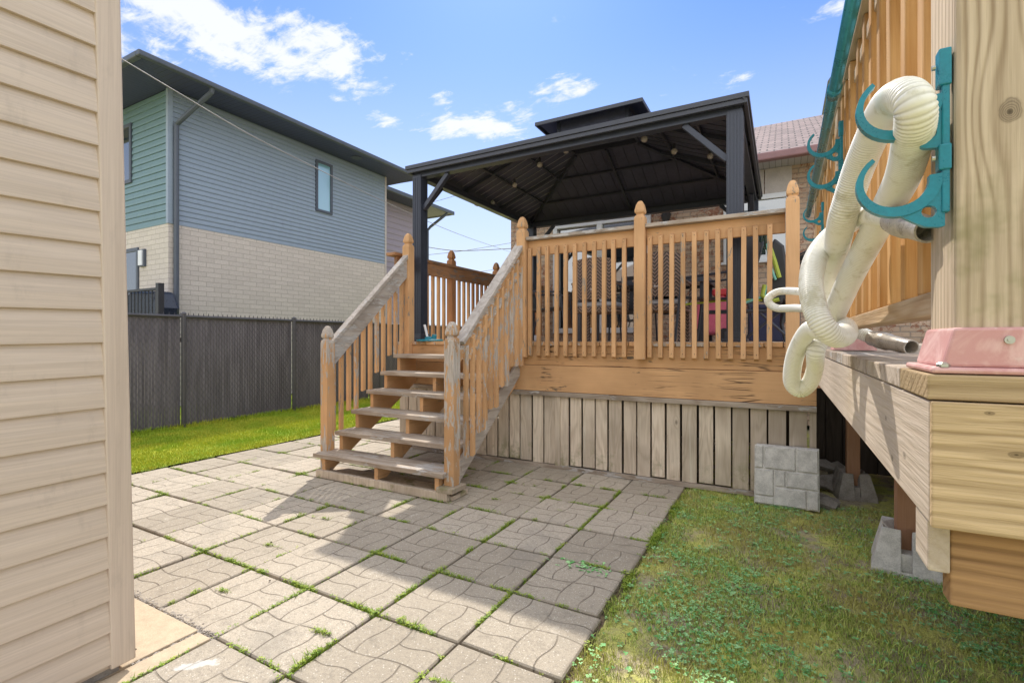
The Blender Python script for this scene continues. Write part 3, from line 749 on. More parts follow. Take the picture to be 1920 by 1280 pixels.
q = MB(); q.tube([(FU2 + .7, FD + .3, 5.86), (FU2 + .66, FD + .3, 5.8), (FU2 + .12, FD + .06, 5.35), (FU2 + .08, FD - .05, 5.2), (FU2 + .08, FD - .05, .2)], .05, 8); q.build('downspout', 'dkgrey', h2)
# tall dark utility mast next to that house
# ------------------------------------------------------------------ utility wires
def wire(name, pts, r, mt, label):
    # smooth catenary-ish through world points
    out = []
    for i in range(len(pts) - 1):
        p0 = pts[max(i - 1, 0)]; p1 = pts[i]; p2 = pts[i + 1]; p3 = pts[min(i + 2, len(pts) - 1)]
        for k in range(8):
            f = k / 8; out.append(.5 * ((2 * p1) + (p2 - p0) * f + (2 * p0 - 5 * p1 + 4 * p2 - p3) * f * f + (3 * p1 - p0 - 3 * p2 + p3) * f ** 3))
    out.append(pts[-1]); q = MB(); q.tube(out, r, 6); tag(q.build(name, mt, smooth=True), label, 'cable')
wire('service_cable', [P(120, 48, 5.0), P(229, 111.6, 5.7), P(337.5, 176, 6.6), P(468, 252.5, 7.6), P(592, 315, 8.8), P(729, 382, 10.6), P(860, 439, 14), P(962, 474, 20)], .007, 'wire', 'long thick service cable sloping down across the blue-grey house wall')
wire('overhead_cable', [P(800, 463, 30), P(860, 470, 30), P(958, 466, 30)], .022, 'wiredk', 'sagging dark cable, thickest of those in the sky gap left of the brick house')
wire('overhead_cable', [P(760, 392, 30), P(830, 374, 30), P(900, 352, 30)], .012, 'wiredk', 'thin cable high in the gap, just under the gazebo side beam')
wire('overhead_cable', [P(800, 478, 34), P(870, 470, 34), P(960, 455, 34)], .014, 'wiredk', 'thin cable rising to the right toward the brick house corner')
wire('overhead_cable', [P(800, 508, 34), P(880, 511, 34), P(960, 500, 34)], .013, 'wiredk', 'lowest cable in the sky gap, just above the left deck railing')

# ------------------------------------------------------------------ brick house behind the deck
HD = 8.3; HL = Uat(958, HD)
bh = thing('brick_house', (HL, HD, 0), 'mottled buff brick bungalow with brown shingle roof and maroon gutter behind the deck', 'house')
dl, dr = Uat(1039, HD), Uat(1221, HD); wl0, wl1 = Uat(1357, HD), .13; wz1_ = 3.42
q = MB()
def bw(x0, x1, z0, z1): q.add([(x0, HD, z0), (x1, HD, z0), (x1, HD, z1), (x0, HD, z1)], [(0, 1, 2, 3)])
bw(HL, dl, 0, 3.8); bw(dl, dr, 0, 1.36); bw(dl, dr, 3.34, 3.8); bw(dr, wl0, 0, 3.8); bw(wl0, wl1, 0, 2.44); bw(wl1, 9, 0, 3.8); bw(wl0, wl1, wz1_, 3.8)
q.build('front_wall', 'hbrick', bh)
q = MB(); q.add([(HL, HD, 0), (HL, HD + 9, 0), (HL, HD + 9, 3.8), (HL, HD, 3.8)], [(3, 2, 1, 0)]); q.build('side_wall', 'hbrick2', bh)
q = MB(); q.box(HL + .05, 9, HD + .25, HD + 9, 0, 3.78); q.build('interior', 'darkin', bh)
q = MB(); q.box(HL - .4, 9.5, HD - .5, HD + .0, 3.80, 3.815); q.build('soffit', 'wsoffit', bh)
q = MB(); q.box(HL - .45, 9.5, HD - .62, HD - .5, 3.745, 3.855); q.build('gutter', 'gutter', bh, bevel=.02)
q = MB(); e = HD - .55; q.add([(HL - .45, e, 3.83), (9.5, e, 3.83), (9.5, 11.5, 5.7), (HL + 3.2, 11.5, 5.7), (HL - .45, 15.2, 3.83)], [(0, 1, 2, 3), (0, 3, 4)]); q.build('roof', 'shingle', bh)
# patio door
q = MB(); fw = .07
for (a, b_, z0, z1) in ((dl, dr, 3.26, 3.34), (dl, dr, 1.36, 1.45), (dl, dl + .08, 1.45, 3.26), (dr - .08, dr, 1.45, 3.26), ((dl + dr) / 2 - .05, (dl + dr) / 2 + .05, 1.45, 3.26)):
    q.box(a, b_, HD - .06, HD + .1, z0, z1)
dd_ = q.build('patio_door', 'white', bh, bevel=.005)
q = MB(); q.box(dl + .08, (dl + dr) / 2 - .05, HD + .03, HD + .04, 1.45, 3.26); q.box((dl + dr) / 2 + .05, dr - .08, HD + .0, HD + .01, 1.45, 3.26); q.build('pane', 'glass', dd_)
# window
M['glass3'] = glass('window_glass_dark', (.03, .05, .04), .02)
wz1 = 3.42; window(bh, 'x', HD, -1, wl0, wl1, 2.44, wz1, .075, 'white', 'glass3', .05, bars=(wl0 + .42,))
q = MB()
for (a, b_) in ((wl0, wl0 + .28), (wl0 + .29, wl0 + .56), (wl0 + .57, wl1)): q.box(a, b_, HD - .03, HD + .02, wz1 + .003, 3.797)
q.build('transom_panel', 'beigepanel', bh, bevel=.004)
q = MB(); q.box(wl0 - .03, wl1 + .03, HD - .09, HD, 2.40, 2.437); q.build('window_sill', 'white', bh)
# lantern
lx = Uat(1252, HD); lz = Zat(1252, 405, D=HD)
wlm = thing('wall_lantern', (lx, HD, lz), 'black ornamental wall lantern on the brick between the patio door and window', 'lamp')
q = MB(); q.lathe((lx, HD - .14, lz - .12), [(.01, -.08), (.025, -.05), (.05, 0), (.085, .11), (.07, .13), (.02, .2)], 6); q.build('cage', 'dkplastic', wlm)
q = MB(); q.tube([(lx, HD, lz + .08), (lx, HD - .06, lz + .14), (lx, HD - .14, lz + .1)], .012, 6); q.box(lx - .04, lx + .04, HD - .02, HD, lz - .05, lz + .12); q.build('bracket', 'dkplastic', wlm)
# coiled black garden hose on brick house wall
q = MB()
cc = Vector((Uat(1530, 6.4), 6.4, Zat(1530, 510, D=6.4)))
pts = []
for k in range(140):
    a = k * .25; rr = .27 - .0006 * k + .012 * math.sin(k * .7); pts.append((cc.x + rr * math.cos(a), cc.y + .0009 * k, cc.z + rr * math.sin(a)))
q.tube(pts, .011, 8)
tag(q.build('garden_hose', 'dkplastic', smooth=True), 'coiled dark garden hose behind the white pool hose, against the brick', 'hose')
# neighbouring gable tip seen behind the pool railing
ng = thing('neighbour_roof', (6, 22, 0), 'distant house whose roof tip shows above the near pool railing', 'house')
c0_ = P(1552, 152, 20); c1_ = P(1640, 20, 21)
q = MB(); q.prism([(c0_.x, c0_.z), (c0_.x + 6, c0_.z), (c0_.x + 6, c1_.z + 2), (c0_.x + 2.3, c1_.z)], 'y', c0_.y, c0_.y + 6); q.build('roof', 'dkgrey', ng)
q = MB(); q.box(c0_.x + .5, c0_.x + 6, c0_.y + .3, c0_.y + 5.5, 0, c0_.z - .01); q.build('wall', 'beigepanel', ng)

# ------------------------------------------------------------------ wooden deck
FD_ = 4.37; DZ = 1.225; DL, DR = -3.92, .231
dk = thing('wooden_deck', ((DL + DR) / 2, 6, 0), 'raised orange-painted wooden deck with grey board skirt carrying the gazebo', 'deck')
q = MB(); x = DL + .02
while x < DR - .02:
    x1 = min(x + .135, DR); q.box(x, x1 - .006, FD_ - .02, HD, DZ - .036, DZ + random.uniform(-.003, .002)); x += .135
q.build('floor_boards', 'worn_y', dk, bevel=.003)
q = MB(); q.box(DL, DR, FD_, FD_ + .038, DZ - .225, DZ - .038); q.box(DL, DL + .038, FD_ + .038, HD, DZ - .225, DZ - .038); q.box(DR - .038, DR, FD_ + .038, HD, DZ - .225, DZ - .038); q.build('rim_board', 'band', dk, bevel=.002)
q = MB(); q.box(DL - .0, DR, FD_ - .012, FD_ + .03, .745, DZ - .229); q.box(DL, DL + .036, FD_ + .03, HD, .745, DZ - .229); q.build('beam_board', 'band', dk, bevel=.003)
q = MB(); q.box(DL, DR, FD_ - .03, FD_ + .01, .70, .742); q.build('skirt_cap', 'grey_x', dk, bevel=.003)
q = MB(); q.box(DL, DR - .1, FD_ - .02, FD_ + .02, .0, .035); q.build('skirt_sill', 'grey_x', dk)
k = 0; x = DR
segs = [(.128, .018)] * 40
skn = []
while x > DL + .02:
    w = random.uniform(.108, .124) if k else .045; gp = random.uniform(.010, .022)
    x0 = max(x - w, DL)
    q = MB(); zt = .699 - random.uniform(0, .004); q.box(x0, x, FD_ + .003, FD_ + .026, random.uniform(.036, .05), zt)
    q.build('skirt_board', 'skirt', dk, bevel=.002); x = x0 - gp; k += 1
q = MB(); q.box(-1.92, -1.87, FD_ - .014, FD_ + .004, .02, .70); q.build('skirt_batten', 'skirt', dk)
for (x0, n) in ((DL, 24), ):
    y = FD_ + .05
    for k in range(24):
        q = MB(); q.box(DL + .002, DL + .026, y, y + .125, .04, .742); q.build('skirt_board', 'skirt', dk); y += .155
for (x, y) in ((-3.6, 4.6), (-1.8, 4.6), (.12, 4.6), (-3.6, 7.8), (-1.8, 7.8), (.12, 7.8)):
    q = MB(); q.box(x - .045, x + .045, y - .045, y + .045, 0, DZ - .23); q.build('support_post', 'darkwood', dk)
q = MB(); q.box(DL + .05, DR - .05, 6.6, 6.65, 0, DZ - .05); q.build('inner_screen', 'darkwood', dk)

def newel(parent, x, y, z0, z1, w=.092, mt='paint_z', name='newel'):
    q = MB(); h = w / 2
    q.lathe((x, y, 0), [(h, z0), (h, z1 - .155), (h * .93, z1 - .148), (h * .93, z1 - .138), (h * .66, z1 - .128), (h * .62, z1 - .118), (h * .9, z1 - .105), (h * .92, z1 - .085), (h * .68, z1 - .035), (h * .40, z1 - .008), (h * .2, z1)], sq=True)
    return q.build(name, mt, parent, bevel=.003)
def baluster(parent, x, y, z0, z1, mt='paint_z', w=.036, tx=0):
    q = MB(); h = w / 2; b_ = .018
    vs = []
    # lower and upper ends cut on a slant at the outer face
    prof = [(y - h, z0 + b_), (y + h, z0), (y + h, z1), (y - h, z1 - b_)]
    n = len(q.v)
    tx2 = random.uniform(-.005, .005) + tx
    vs = [(x - h, p[0], p[1]) for p in prof] + [(x + h, p[0], p[1]) for p in prof]
    vs = [(v[0] + (tx2 if v[2] > (z0 + z1) / 2 else 0), v[1], v[2]) for v in vs]
    q.add(vs, [(3, 2, 1, 0), (4, 5, 6, 7), (0, 1, 5, 4), (1, 2, 6, 5), (2, 3, 7, 6), (3, 0, 4, 7)])
    return q.build('baluster', mt, parent, bevel=.002)

# front railing
fr = thing('deck_railing', (-1.1, FD_, DZ), 'front railing of the orange deck, facing the patio, with three pointed newels', 'railing')
nx = [-2.25, -1.085, .072]
for x in nx: newel(fr, x, FD_ - .06, 1.075, 2.46)
for a, b_ in zip(nx[:-1], nx[1:]):
    a2, b2 = a + .047, b_ - .047
    q = MB(); q.box(a2, b2, FD_ - .088, FD_ + .06, 2.22, 2.252); q.build('rail_cap', 'grey_x', fr, bevel=.004)
    q = MB(); q.box(a2, b2, FD_ - .028, FD_ + .010, 2.075, 2.219); q.build('top_rail', 'paint_x', fr, bevel=.003)
    for k in range(11):
        x = lerp(a2 + .03, b2 - .1 if a < -2 else b2 - .11, k / 10); baluster(fr, x, FD_ - .047, 1.075, 2.155)
q = MB()
for a, b_ in zip(nx[:-1], nx[1:]):
    for k in range(11):
        x = lerp(a + .077, b_ - .152, k / 10)
        for z in (2.115, 1.125): q.lathe((x, FD_ - .0665, z), [(.0025, 0), (.0025, .005)], 6)
q.build('screw_head', 'dkplastic', fr)
# left side railing
lr = thing('deck_railing', (DL, 6.3, DZ), 'left side railing of the orange deck running back to the brick house', 'railing')
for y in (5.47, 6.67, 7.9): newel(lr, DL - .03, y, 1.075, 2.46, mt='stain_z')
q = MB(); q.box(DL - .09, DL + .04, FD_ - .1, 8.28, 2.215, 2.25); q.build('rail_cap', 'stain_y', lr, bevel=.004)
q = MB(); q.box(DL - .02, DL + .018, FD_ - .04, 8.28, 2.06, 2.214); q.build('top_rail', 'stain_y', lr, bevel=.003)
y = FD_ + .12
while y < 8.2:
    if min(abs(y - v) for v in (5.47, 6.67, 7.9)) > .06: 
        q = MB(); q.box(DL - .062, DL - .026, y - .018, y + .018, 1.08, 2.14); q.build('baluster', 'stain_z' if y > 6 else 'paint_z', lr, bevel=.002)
    y += .118

# ------------------------------------------------------------------ staircase
SL, SR = -3.70, -2.32
st = thing('staircase', (-3.0, 3.6, 0), 'weathered orange wooden staircase with six open treads climbing to the deck', 'stairs')
ND_ = 3.18
tz = [.212 + .1755 * k for k in range(6)]; td = [3.055 + .199 * k for k in range(6)]
for k in range(6):
    q = MB(); l_ = SL - (.06 if k == 0 else 0); 
    q.box(l_, SR + (.0 if k else .03), td[k], td[k] + .262, tz[k] - .04, tz[k]); q.build('tread', 'grey_x', st, bevel=.005)
def stringer(x0, x1, mt, nm='stringer'):
    up = []; 
    for k in range(6):
        up += [(td[k] + .03, tz[k] - .042 - (.13 if k else tz[0] - .11)), (td[k] + .03, tz[k] - .042)]
        up += [(td[k] + .199 + .03, tz[k] - .042)]
    up = [(td[0] + .03, .065), (td[0] + .03, tz[0] - .041)]
    for k in range(1, 6): up += [(td[k] + .03, tz[k - 1] - .041), (td[k] + .03, tz[k] - .041)]
    up += [(FD_ - .013, tz[5] - .041), (FD_ - .013, tz[5] - .31), (td[0] + .14, .065)]
    q = MB(); q.prism(up, 'x', x0, x1); q.build(nm, mt, st, bevel=.002)
stringer(SL + .03, SL + .07, 'paint_y'); stringer(-3.03, -2.99, 'paint_y'); stringer(SR - .07, SR - .03, 'paint_y')
q = MB(); q.bar((SR - .0, td[0] + .1, .05), (SR - .0, FD_ - .02, .96), .03, .13, (0, 0, 1)); q.build('stair_skirt', 'grey_y', st, bevel=.002)
q = MB(); q.box(SL - .02, SR + .07, td[0] + .0, td[0] + .04, .0, .066); q.box(SL - .02, SR + .09, td[0] + .04, td[0] + .26, .0, .036); q.build('base_plate', M['skirt'], st, bevel=.003)
q = MB(); q.box(SR - .03, SR + .12, td[0] - .005, td[0] + .19, .0665, .105) ; q.build('base_plate', M['skirt'], st, bevel=.003)
newel(st, -3.745, ND_ + .03, .01, 1.375, w=.09, mt='worn_z'); newel(st, -2.275, ND_ - .02, .106, 1.39, w=.092, mt='worn_z')
newel(st, -3.745, FD_ - .02, .98, 2.46, w=.095)
for (x, sg) in ((-3.745, -1), (-2.275, 1)):
    y0, z0, y1, z1 = ND_ + .06, 1.235, FD_ - .06, 2.215
    d = Vector((0, y1 - y0, z1 - z0)).normalized(); nrm = Vector((0, -d.z, d.y))
    cpt = Vector((x, 0, 0))
    q = MB(); a = Vector((x, y0, z0)) - nrm * .02 ; b_ = Vector((x, y1, z1)) - nrm * .02
    q.bar(a, b_, .10 if sg > 0 else .075, .036, nrm); q.build('handrail_cap', 'grey_y', st, bevel=.004)
    hw = .20 if sg < 0 else .11
    q = MB(); q.prism([(y0, z0 - .06), (y1, z1 - .06), (y1, z1 - .06 - hw), (y0, z0 - .06 - hw)], 'x', x - .015 - (0 if sg > 0 else 0.0), x + .021); q.build('handrail', 'grey_y' if sg < 0 else 'worn_y', st, bevel=.003)
    slope = (z1 - z0) / (y1 - y0)
    for k in range(11):
        y = lerp(ND_ + .125, FD_ - .10, k / 10); zt = z0 + (y - y0) * slope - .10
        kk_ = min(5, max(0, int((y - td[0]) / .199))); zb = max(.08, tz[kk_] - (.02 if x < -3 else .10) + (.0))
        q = MB(); xx = x + sg * .033 if sg > 0 else x - .033
        q.prism([(y - .018, zb), (y + .018, zb + .012), (y + .018, zt + .01), (y - .018, zt - .02)], 'x', xx - .017, xx + .017)
        q.build('baluster', 'worn_z' if (sg > 0) else ('worn_z' if k % 3 == 0 else 'paint_z'), st, bevel=.002)
    # small curved rail bracket blocks on the inner side
q = MB()
for k in range(10):
    y = lerp(ND_ + .175, FD_ - .13, k / 9); zt = 1.235 + (y - ND_ - .06) * .9 - .15
    q.bar((-2.245, y - .02, zt - .10), (-2.245, y + .035, zt), .03, .03, (1, 0, 0))
q.build('spacer_block', 'worn_y', st)

# ------------------------------------------------------------------ gazebo
GL, GR, GF, GB = -3.80, -.35, 4.62, 7.62
gz = thing('gazebo', ((GL + GR) / 2, (GF + GB) / 2, DZ), 'charcoal metal hardtop gazebo with two-tier roof standing on the deck', 'gazebo')
EZ = 3.30
for (x, y) in ((GL, GF), (GR, GF), (GL, GB), (GR, GB)):
    q = MB(); w = .06
    # fluted L-shaped post made of ribs
    q.box(x - w, x + w, y - w, y + w, DZ + .03, 3.20)
    for k in range(5):
        o_ = -w + .014 + k * .026
        q.box(x + o_ - .006, x + o_ + .006, y - w - .006, y - w - .0005, DZ + .03, 3.17)
        q.box(x + w + .0005, x + w + .006, y + o_ - .006, y + o_ + .006, DZ + .03, 3.17)
        q.box(x - w - .006, x - w - .0005, y + o_ - .006, y + o_ + .006, DZ + .03, 3.17)
    p_ = q.build('post', 'black_post', gz)
    q = MB(); q.box(x - .10, x + .10, y - .10, y + .10, DZ + .003, DZ + .03); q.box(x - .078, x + .078, y - .078, y + .078, DZ + .03, DZ + .09); q.build('base_plate', 'black_post', p_, bevel=.003)
    sx = 1 if x == GL else -1; sy = 1 if y == GF else -1
    q = MB(); q.bar((x + sx * .06, y, 2.80), (x + sx * .42, y, 3.17), .05, .05, (0, 1, 0)); q.build('brace', 'black_post', gz, bevel=.003)
    q = MB(); q.bar((x, y + sy * .06, 2.80), (x, y + sy * .42, 3.17), .05, .05, (1, 0, 0)); q.build('brace', 'black_post', gz, bevel=.003)
q = MB()
q.box(GL - .05, GR + .05, GF - .05, GF + .05, 3.17, 3.245); q.box(GL - .05, GR + .05, GB - .05, GB + .05, 3.17, 3.245)
q.box(GL - .048, GL + .048, GF + .051, GB - .051, 3.17, 3.245); q.box(GR - .048, GR + .048, GF + .051, GB - .051, 3.17, 3.245)
q.build('beam', 'black_post', gz, bevel=.003)
RX0, RX1, RY0, RY1 = GL - .1, GR + .1, GF - .12, GB + .12
q = MB()
for (z0, z1, o_) in ((3.215, 3.255, 0.0), (3.256, 3.30, .014)):
    q.box(RX0 - o_, RX1 + o_, RY0 - o_, RY0 + .03, z0, z1); q.box(RX0 - o_, RX1 + o_, RY1 - .03, RY1 + o_, z0, z1)
    q.box(RX0 - o_, RX0 + .03, RY0 + .031, RY1 - .031, z0, z1); q.box(RX1 - .03, RX1 + o_, RY0 + .031, RY1 - .031, z0, z1)
q.build('fascia', 'black', gz, bevel=.003)
ox0, ox1, oy0, oy1, OZ = -2.52, -1.63, 5.84, 6.40, 3.83
def quad(q, a, b_, c, d, th=.012):
    a, b_, c, d = map(Vector, (a, b_, c, d)); n = (b_ - a).cross(d - a).normalized() * th
    q.add([a, b_, c, d, a + n, b_ + n, c + n, d + n], [(3, 2, 1, 0), (4, 5, 6, 7), (0, 1, 5, 4), (1, 2, 6, 5), (2, 3, 7, 6), (3, 0, 4, 7)])
A = [(RX0, RY0, EZ - .012), (RX1, RY0, EZ - .012), (RX1, RY1, EZ - .012), (RX0, RY1, EZ - .012)]
B = [(ox0, oy0, OZ), (ox1, oy0, OZ), (ox1, oy1, OZ), (ox0, oy1, OZ)]
for k in range(4):
    q = MB(); quad(q, A[k], A[(k + 1) % 4], B[(k + 1) % 4], B[k]); q.build('roof_panel', 'roofin', gz)
    # standing seams above; strips below, left ones coloured as gaps catching light
    q = MB(); q2 = MB(); a, b_ = Vector(A[k]), Vector(A[(k + 1) % 4]); c, d = Vector(B[(k + 1) % 4]), Vector(B[k])
    nn_ = (b_ - a).cross(d - a).normalized(); L = (b_ - a).length; e_ = (b_ - a).normalized()
    inn = (d - a) - e_ * (d - a).dot(e_); ta = (d - a).dot(e_); tb = L - (c - a).dot(e_)
    s = .09
    while s < L - .05:
        f = 1.0
        if s < ta: f = s / ta
        if s > L - tb: f = min(f, (L - s) / tb)
        p0 = a + e_ * s + nn_ * .02; p1 = a + e_ * s + inn * f + nn_ * .02
        q.bar(p0 - nn_ * .012, p1 - nn_ * .012, .016, .012, nn_)
        p0 = a + e_ * s + inn * .07 - nn_ * .003; p1 = a + e_ * s + inn * max(.1, f * .97) - nn_ * .003
        if f > .15: q2.bar(p0, p1, .0035, .006, nn_)
        s += .152
    q.build('roof_seam', 'roofin', gz)
    q2.build('under_seam', 'seam' if k == 3 else 'black', gz)
    # rafters and purlins
    q = MB(); q.bar(a - nn_ * .03, d - nn_ * .03, .04, .045, nn_)
    for s in ((L * .5,) if k in (0, 2) else (L * .35, L * .65)):
        f = 1.0
        if s < ta: f = s / ta
        if s > L - tb: f = min(f, (L - s) / tb)
        q.bar(a + e_ * s - nn_ * .03, a + e_ * s + inn * f - nn_ * .03, .03, .04, nn_)
    for f in (.36, .7):
        q.bar(a + (d - a) * f - nn_ * .028, b_ + (c - b_) * f - nn_ * .028, .025, .03, nn_)
    q.build('rafter', 'black', gz)
# upper tier
hx0, hx1, hy0, hy1, HZ = -2.075 - .684, -2.075 + .684, 5.62, 6.62, 4.0
q = MB(); q.box(hx0, hx1, hy0, hy0 + .02, HZ - .035, HZ + .01); q.box(hx0, hx1, hy1 - .02, hy1, HZ - .035, HZ + .01); q.box(hx0, hx0 + .02, hy0 + .021, hy1 - .021, HZ - .035, HZ + .01); q.box(hx1 - .02, hx1, hy0 + .021, hy1 - .021, HZ - .035, HZ + .01)
tp = q.build('top_tier', 'black', gz, bevel=.003)
q = MB(); q.add([(hx0, hy0, HZ + .005), (hx1, hy0, HZ + .005), (hx1, hy1, HZ + .005), (hx0, hy1, HZ + .005), (-2.28, 6.12, HZ + .2), (-1.87, 6.12, HZ + .2)], [(0, 1, 5, 4), (1, 2, 5), (2, 3, 4, 5), (3, 0, 4)]); q.build('top_panel', 'roofin', tp)
q = MB()
for (x, y) in ((ox0, oy0), (ox1, oy0), (ox0, oy1), (ox1, oy1)): q.bar((x, y, OZ), (x, y, HZ + .06), .04, .04, (0, 1, 0))
q.box(ox0, ox1, oy0 - .02, oy0 + .02, OZ - .02, OZ + .03); q.box(ox0, ox1, oy1 - .02, oy1 + .02, OZ - .02, OZ + .03); q.box(ox0 - .02, ox0 + .02, oy0 + .021, oy1 - .021, OZ - .02, OZ + .03); q.box(ox1 - .02, ox1 + .02, oy0 + .021, oy1 - .021, OZ - .02, OZ + .03); q.build('vent_frame', 'black', gz)
q = MB(); q.box(ox0 + .02, ox1 - .02, oy0 - .004, oy0 + .004, OZ + .031, HZ + .1); q.box(ox0 + .02, ox1 - .02, oy1 - .004, oy1 + .004, OZ + .031, HZ + .1); q.box(ox0 - .004, ox0 + .004, oy0 + .021, oy1 - .021, OZ, HZ + .06); q.box(ox1 - .004, ox1 + .004, oy0 + .021, oy1 - .021, OZ, HZ + .06); q.build('vent_screen', 'roofin', gz)
# string lights
bulbs = [(924, 380), (965, 347), (1012, 309), (1061, 282), (1153, 251), (1208, 261), (1264, 284), (1332, 293), (1396, 314)]
bp = []
for (px, py) in bulbs:
    t_ = 2.05 * 920 / (636 - py); bp.append(P(px, py, t_))
stl = thing('string_lights', tuple(bp[0]), 'string of round clear bulbs hung under the gazebo roof', 'string lights')
m, t, b = mat('clear_bulb'); b.inputs['Base Color'].default_value = (.55, .5, .46, 1); b.inputs['Roughness'].default_value = .08; b.inputs['Transmission Weight'].default_value = .35; b.inputs['Specular IOR Level'].default_value = .8; M['bulb'] = m
wp = []
for i, p_ in enumerate(bp):
    q = MB(); prof = [(.034 * math.sin(a * math.pi / 8), -.034 * math.cos(a * math.pi / 8)) for a in range(1, 8)]
    q.lathe(p_, prof, 14); bb = q.build('bulb', 'bulb', stl, smooth=True)
    q = MB(); q.lathe((p_.x, p_.y, p_.z + .03), [(.014, 0), (.016, .02), (.012, .05), (.004, .06)], 10); q.build('socket', 'dkplastic', bb)
    wp.append(Vector((p_.x, p_.y, p_.z + .085)))
    if i < len(bp) - 1: mpt = (p_ + bp[i + 1]) / 2; wp.append(Vector((mpt.x, mpt.y, mpt.z + .05)))
q = MB(); q.tube(wp, .0035, 5); q.build('cord', 'dkplastic', stl)

# ------------------------------------------------------------------ furniture on the deck
def wicker_chair(cx, cy, label):
    c = thing('wicker_chair', (cx, cy, DZ), label, 'chair', 'wicker chairs at the deck table')
    w = .25
    q = MB(); n = 8
    vs = []; 
    for i in range(n + 1):
        a = -1 + 2 * i / n; yy = cy - .25 + .05 * a * a
        for (z, o_) in ((1.70, 0), (2.13 + .03 * (1 - a * a), -.05)):
            vs += [(cx + a * w, yy + o_, z), (cx + a * w, yy + o_ + .03, z)]
    fs = []
    for i in range(n):
        k = i * 4; fs += [(k, k + 4, k + 6, k + 2), (k + 1, k + 3, k + 7, k + 5), (k + 2, k + 6, k + 7, k + 3), (k, k + 1, k + 5, k + 4)]
    fs += [(0, 2, 3, 1), (n * 4, n * 4 + 1, n * 4 + 3, n * 4 + 2)]
    q.add(vs, fs); q.build('backrest', 'wicker', c)
    q = MB(); q.box(cx - w, cx + w, cy - .22, cy + .26, 1.55, 1.62); q.build('seat', 'wicker', c, bevel=.01)
    q = MB(); q.box(cx - w + .02, cx + w - .02, cy - .20, cy + .24, 1.621, 1.675); q.build('cushion', 'cushion_w', c, bevel=.02)
    for (sx, sy) in ((-1, -1), (1, -1), (-1, 1), (1, 1)):
        q = MB(); q.box(cx + sx * (w - .02) - .018, cx + sx * (w - .02) + .018, cy + sy * .23 - .018, cy + sy * .23 + .018, DZ, 1.549 if sy > 0 else 1.72); q.build('leg', 'wicker', c)
    for sx in (-1, 1):
        q = MB(); q.tube([(cx + sx * w, cy - .25, 1.88), (cx + sx * (w + .02), cy + .2, 1.86), (cx + sx * (w + .01), cy + .25, 1.80), (cx + sx * w, cy + .25, 1.6)], .015, 8); q.build('armrest', 'wicker', c)
    q = MB(); q.box(cx - .03, cx + .03, cy - .262, cy - .256, 1.80, 1.82); q.build('tag_plate', 'beigepanel', c)
    return c
wicker_chair(-1.85, 5.5, 'brown wicker chair with back to the front railing, behind its left panel')
wicker_chair(-1.15, 5.5, 'brown wicker chair with back to the front railing, beside the middle newel')
tb_ = thing('dining_table', (-1.55, 6.3, DZ), 'dark patio dining table under the gazebo between the chairs', 'table')
q = MB(); q.box(-2.35, -.75, 5.95, 6.75, 1.93, 1.96); q.build('tabletop', 'glass', tb_, bevel=.005)
q = MB(); q.box(-2.37, -.73, 5.92, 5.949, 1.91, 1.965); q.box(-2.37, -.73, 6.751, 6.78, 1.91, 1.965); q.box(-2.37, -2.351, 5.95, 6.75, 1.91, 1.965); q.box(-.749, -.73, 5.95, 6.75, 1.91, 1.965); q.build('frame', 'black', tb_)
for (x, y) in ((-2.3, 6.0), (-.8, 6.0), (-2.3, 6.7), (-.8, 6.7)):
    q = MB(); q.box(x - .025, x + .025, y - .025, y + .025, DZ, 1.91); q.build('leg', 'black', tb_)
def sling_chair(cx, cy, rz, label):
    c = thing('sling_chair', (0, 0, 0), label, 'chair', 'black sling patio chairs')
    q = MB(); q.prism([(-.25, .40), (.22, .44), (.22, .46), (-.25, .42)], 'x', -.24, .24); q.build('seat', 'dkplastic', c)
    q = MB(); q.prism([(-.25, .42), (-.40, .98), (-.38, .99), (-.23, .43)], 'x', -.24, .24); q.build('backrest', 'dkplastic', c)
    for s in (-1, 1):
        q = MB(); q.tube([(s * .27, .27, 0), (s * .27, .22, .44), (s * .27, .2, .64), (s * .27, -.28, .66)], .013, 8); q.tube([(s * .27, -.40, 1.0), (s * .27, -.25, .42), (s * .27, -.36, 0)], .013, 8); q.build('side_frame', 'black', c)
    c.location = (cx, cy, DZ); c.rotation_euler = (0, 0, rz); return c
sling_chair(-2.75, 6.1, math.radians(-80), 'black sling chair at the left end of the patio table')
sling_chair(-.62, 5.35, math.radians(75), 'black sling chair at the right end of the table near the gazebo post')
sling_chair(-1.9, 7.1, math.radians(180), 'black sling chair on the house side of the patio table')
q = MB()
for k in range(2): q.box(-1.55 + k * .0, -1.2, 6.9, 7.15, 1.6, 1.95)
tag(q.build('cushion', 'cushion', off=(-1.4, 7.0, 1.6), bevel=.05), 'blue-grey seat cushion standing behind the patio table', 'cushion')
# pink toy storage
pk = thing('toy_cart', (-.72, 6.1, DZ), 'pink and red plastic toy cart beside the right end of the patio table', 'toy')
q = MB(); q.prism([(-.95, 1.3), (-.5, 1.3), (-.48, 1.62), (-.6, 1.78), (-.9, 1.70)], 'y', 6.2, 6.6); q.build('body', 'pinkp', pk, bevel=.04)
q = MB(); q.box(-.72, -.5, 6.18, 6.5, 1.76, 1.84); q.build('lid', 'redp', pk, bevel=.02)
for x in (-.85, -.58):
    q = MB(); q.tube([(x, 6.15, 1.3), (x, 6.25, 1.3)], .08, 14); q.build('wheel', 'dkplastic', pk)
q = MB(); q.box(-.33, .02, 6.3, 6.7, DZ + .003, 1.60); q.box(-.35, .04, 6.28, 6.72, 1.601, 1.65)
tag(q.build('storage_box', 'navy', off=(-.15, 6.5, DZ), bevel=.01), 'navy plastic storage box behind the right gazebo post', 'storage box')
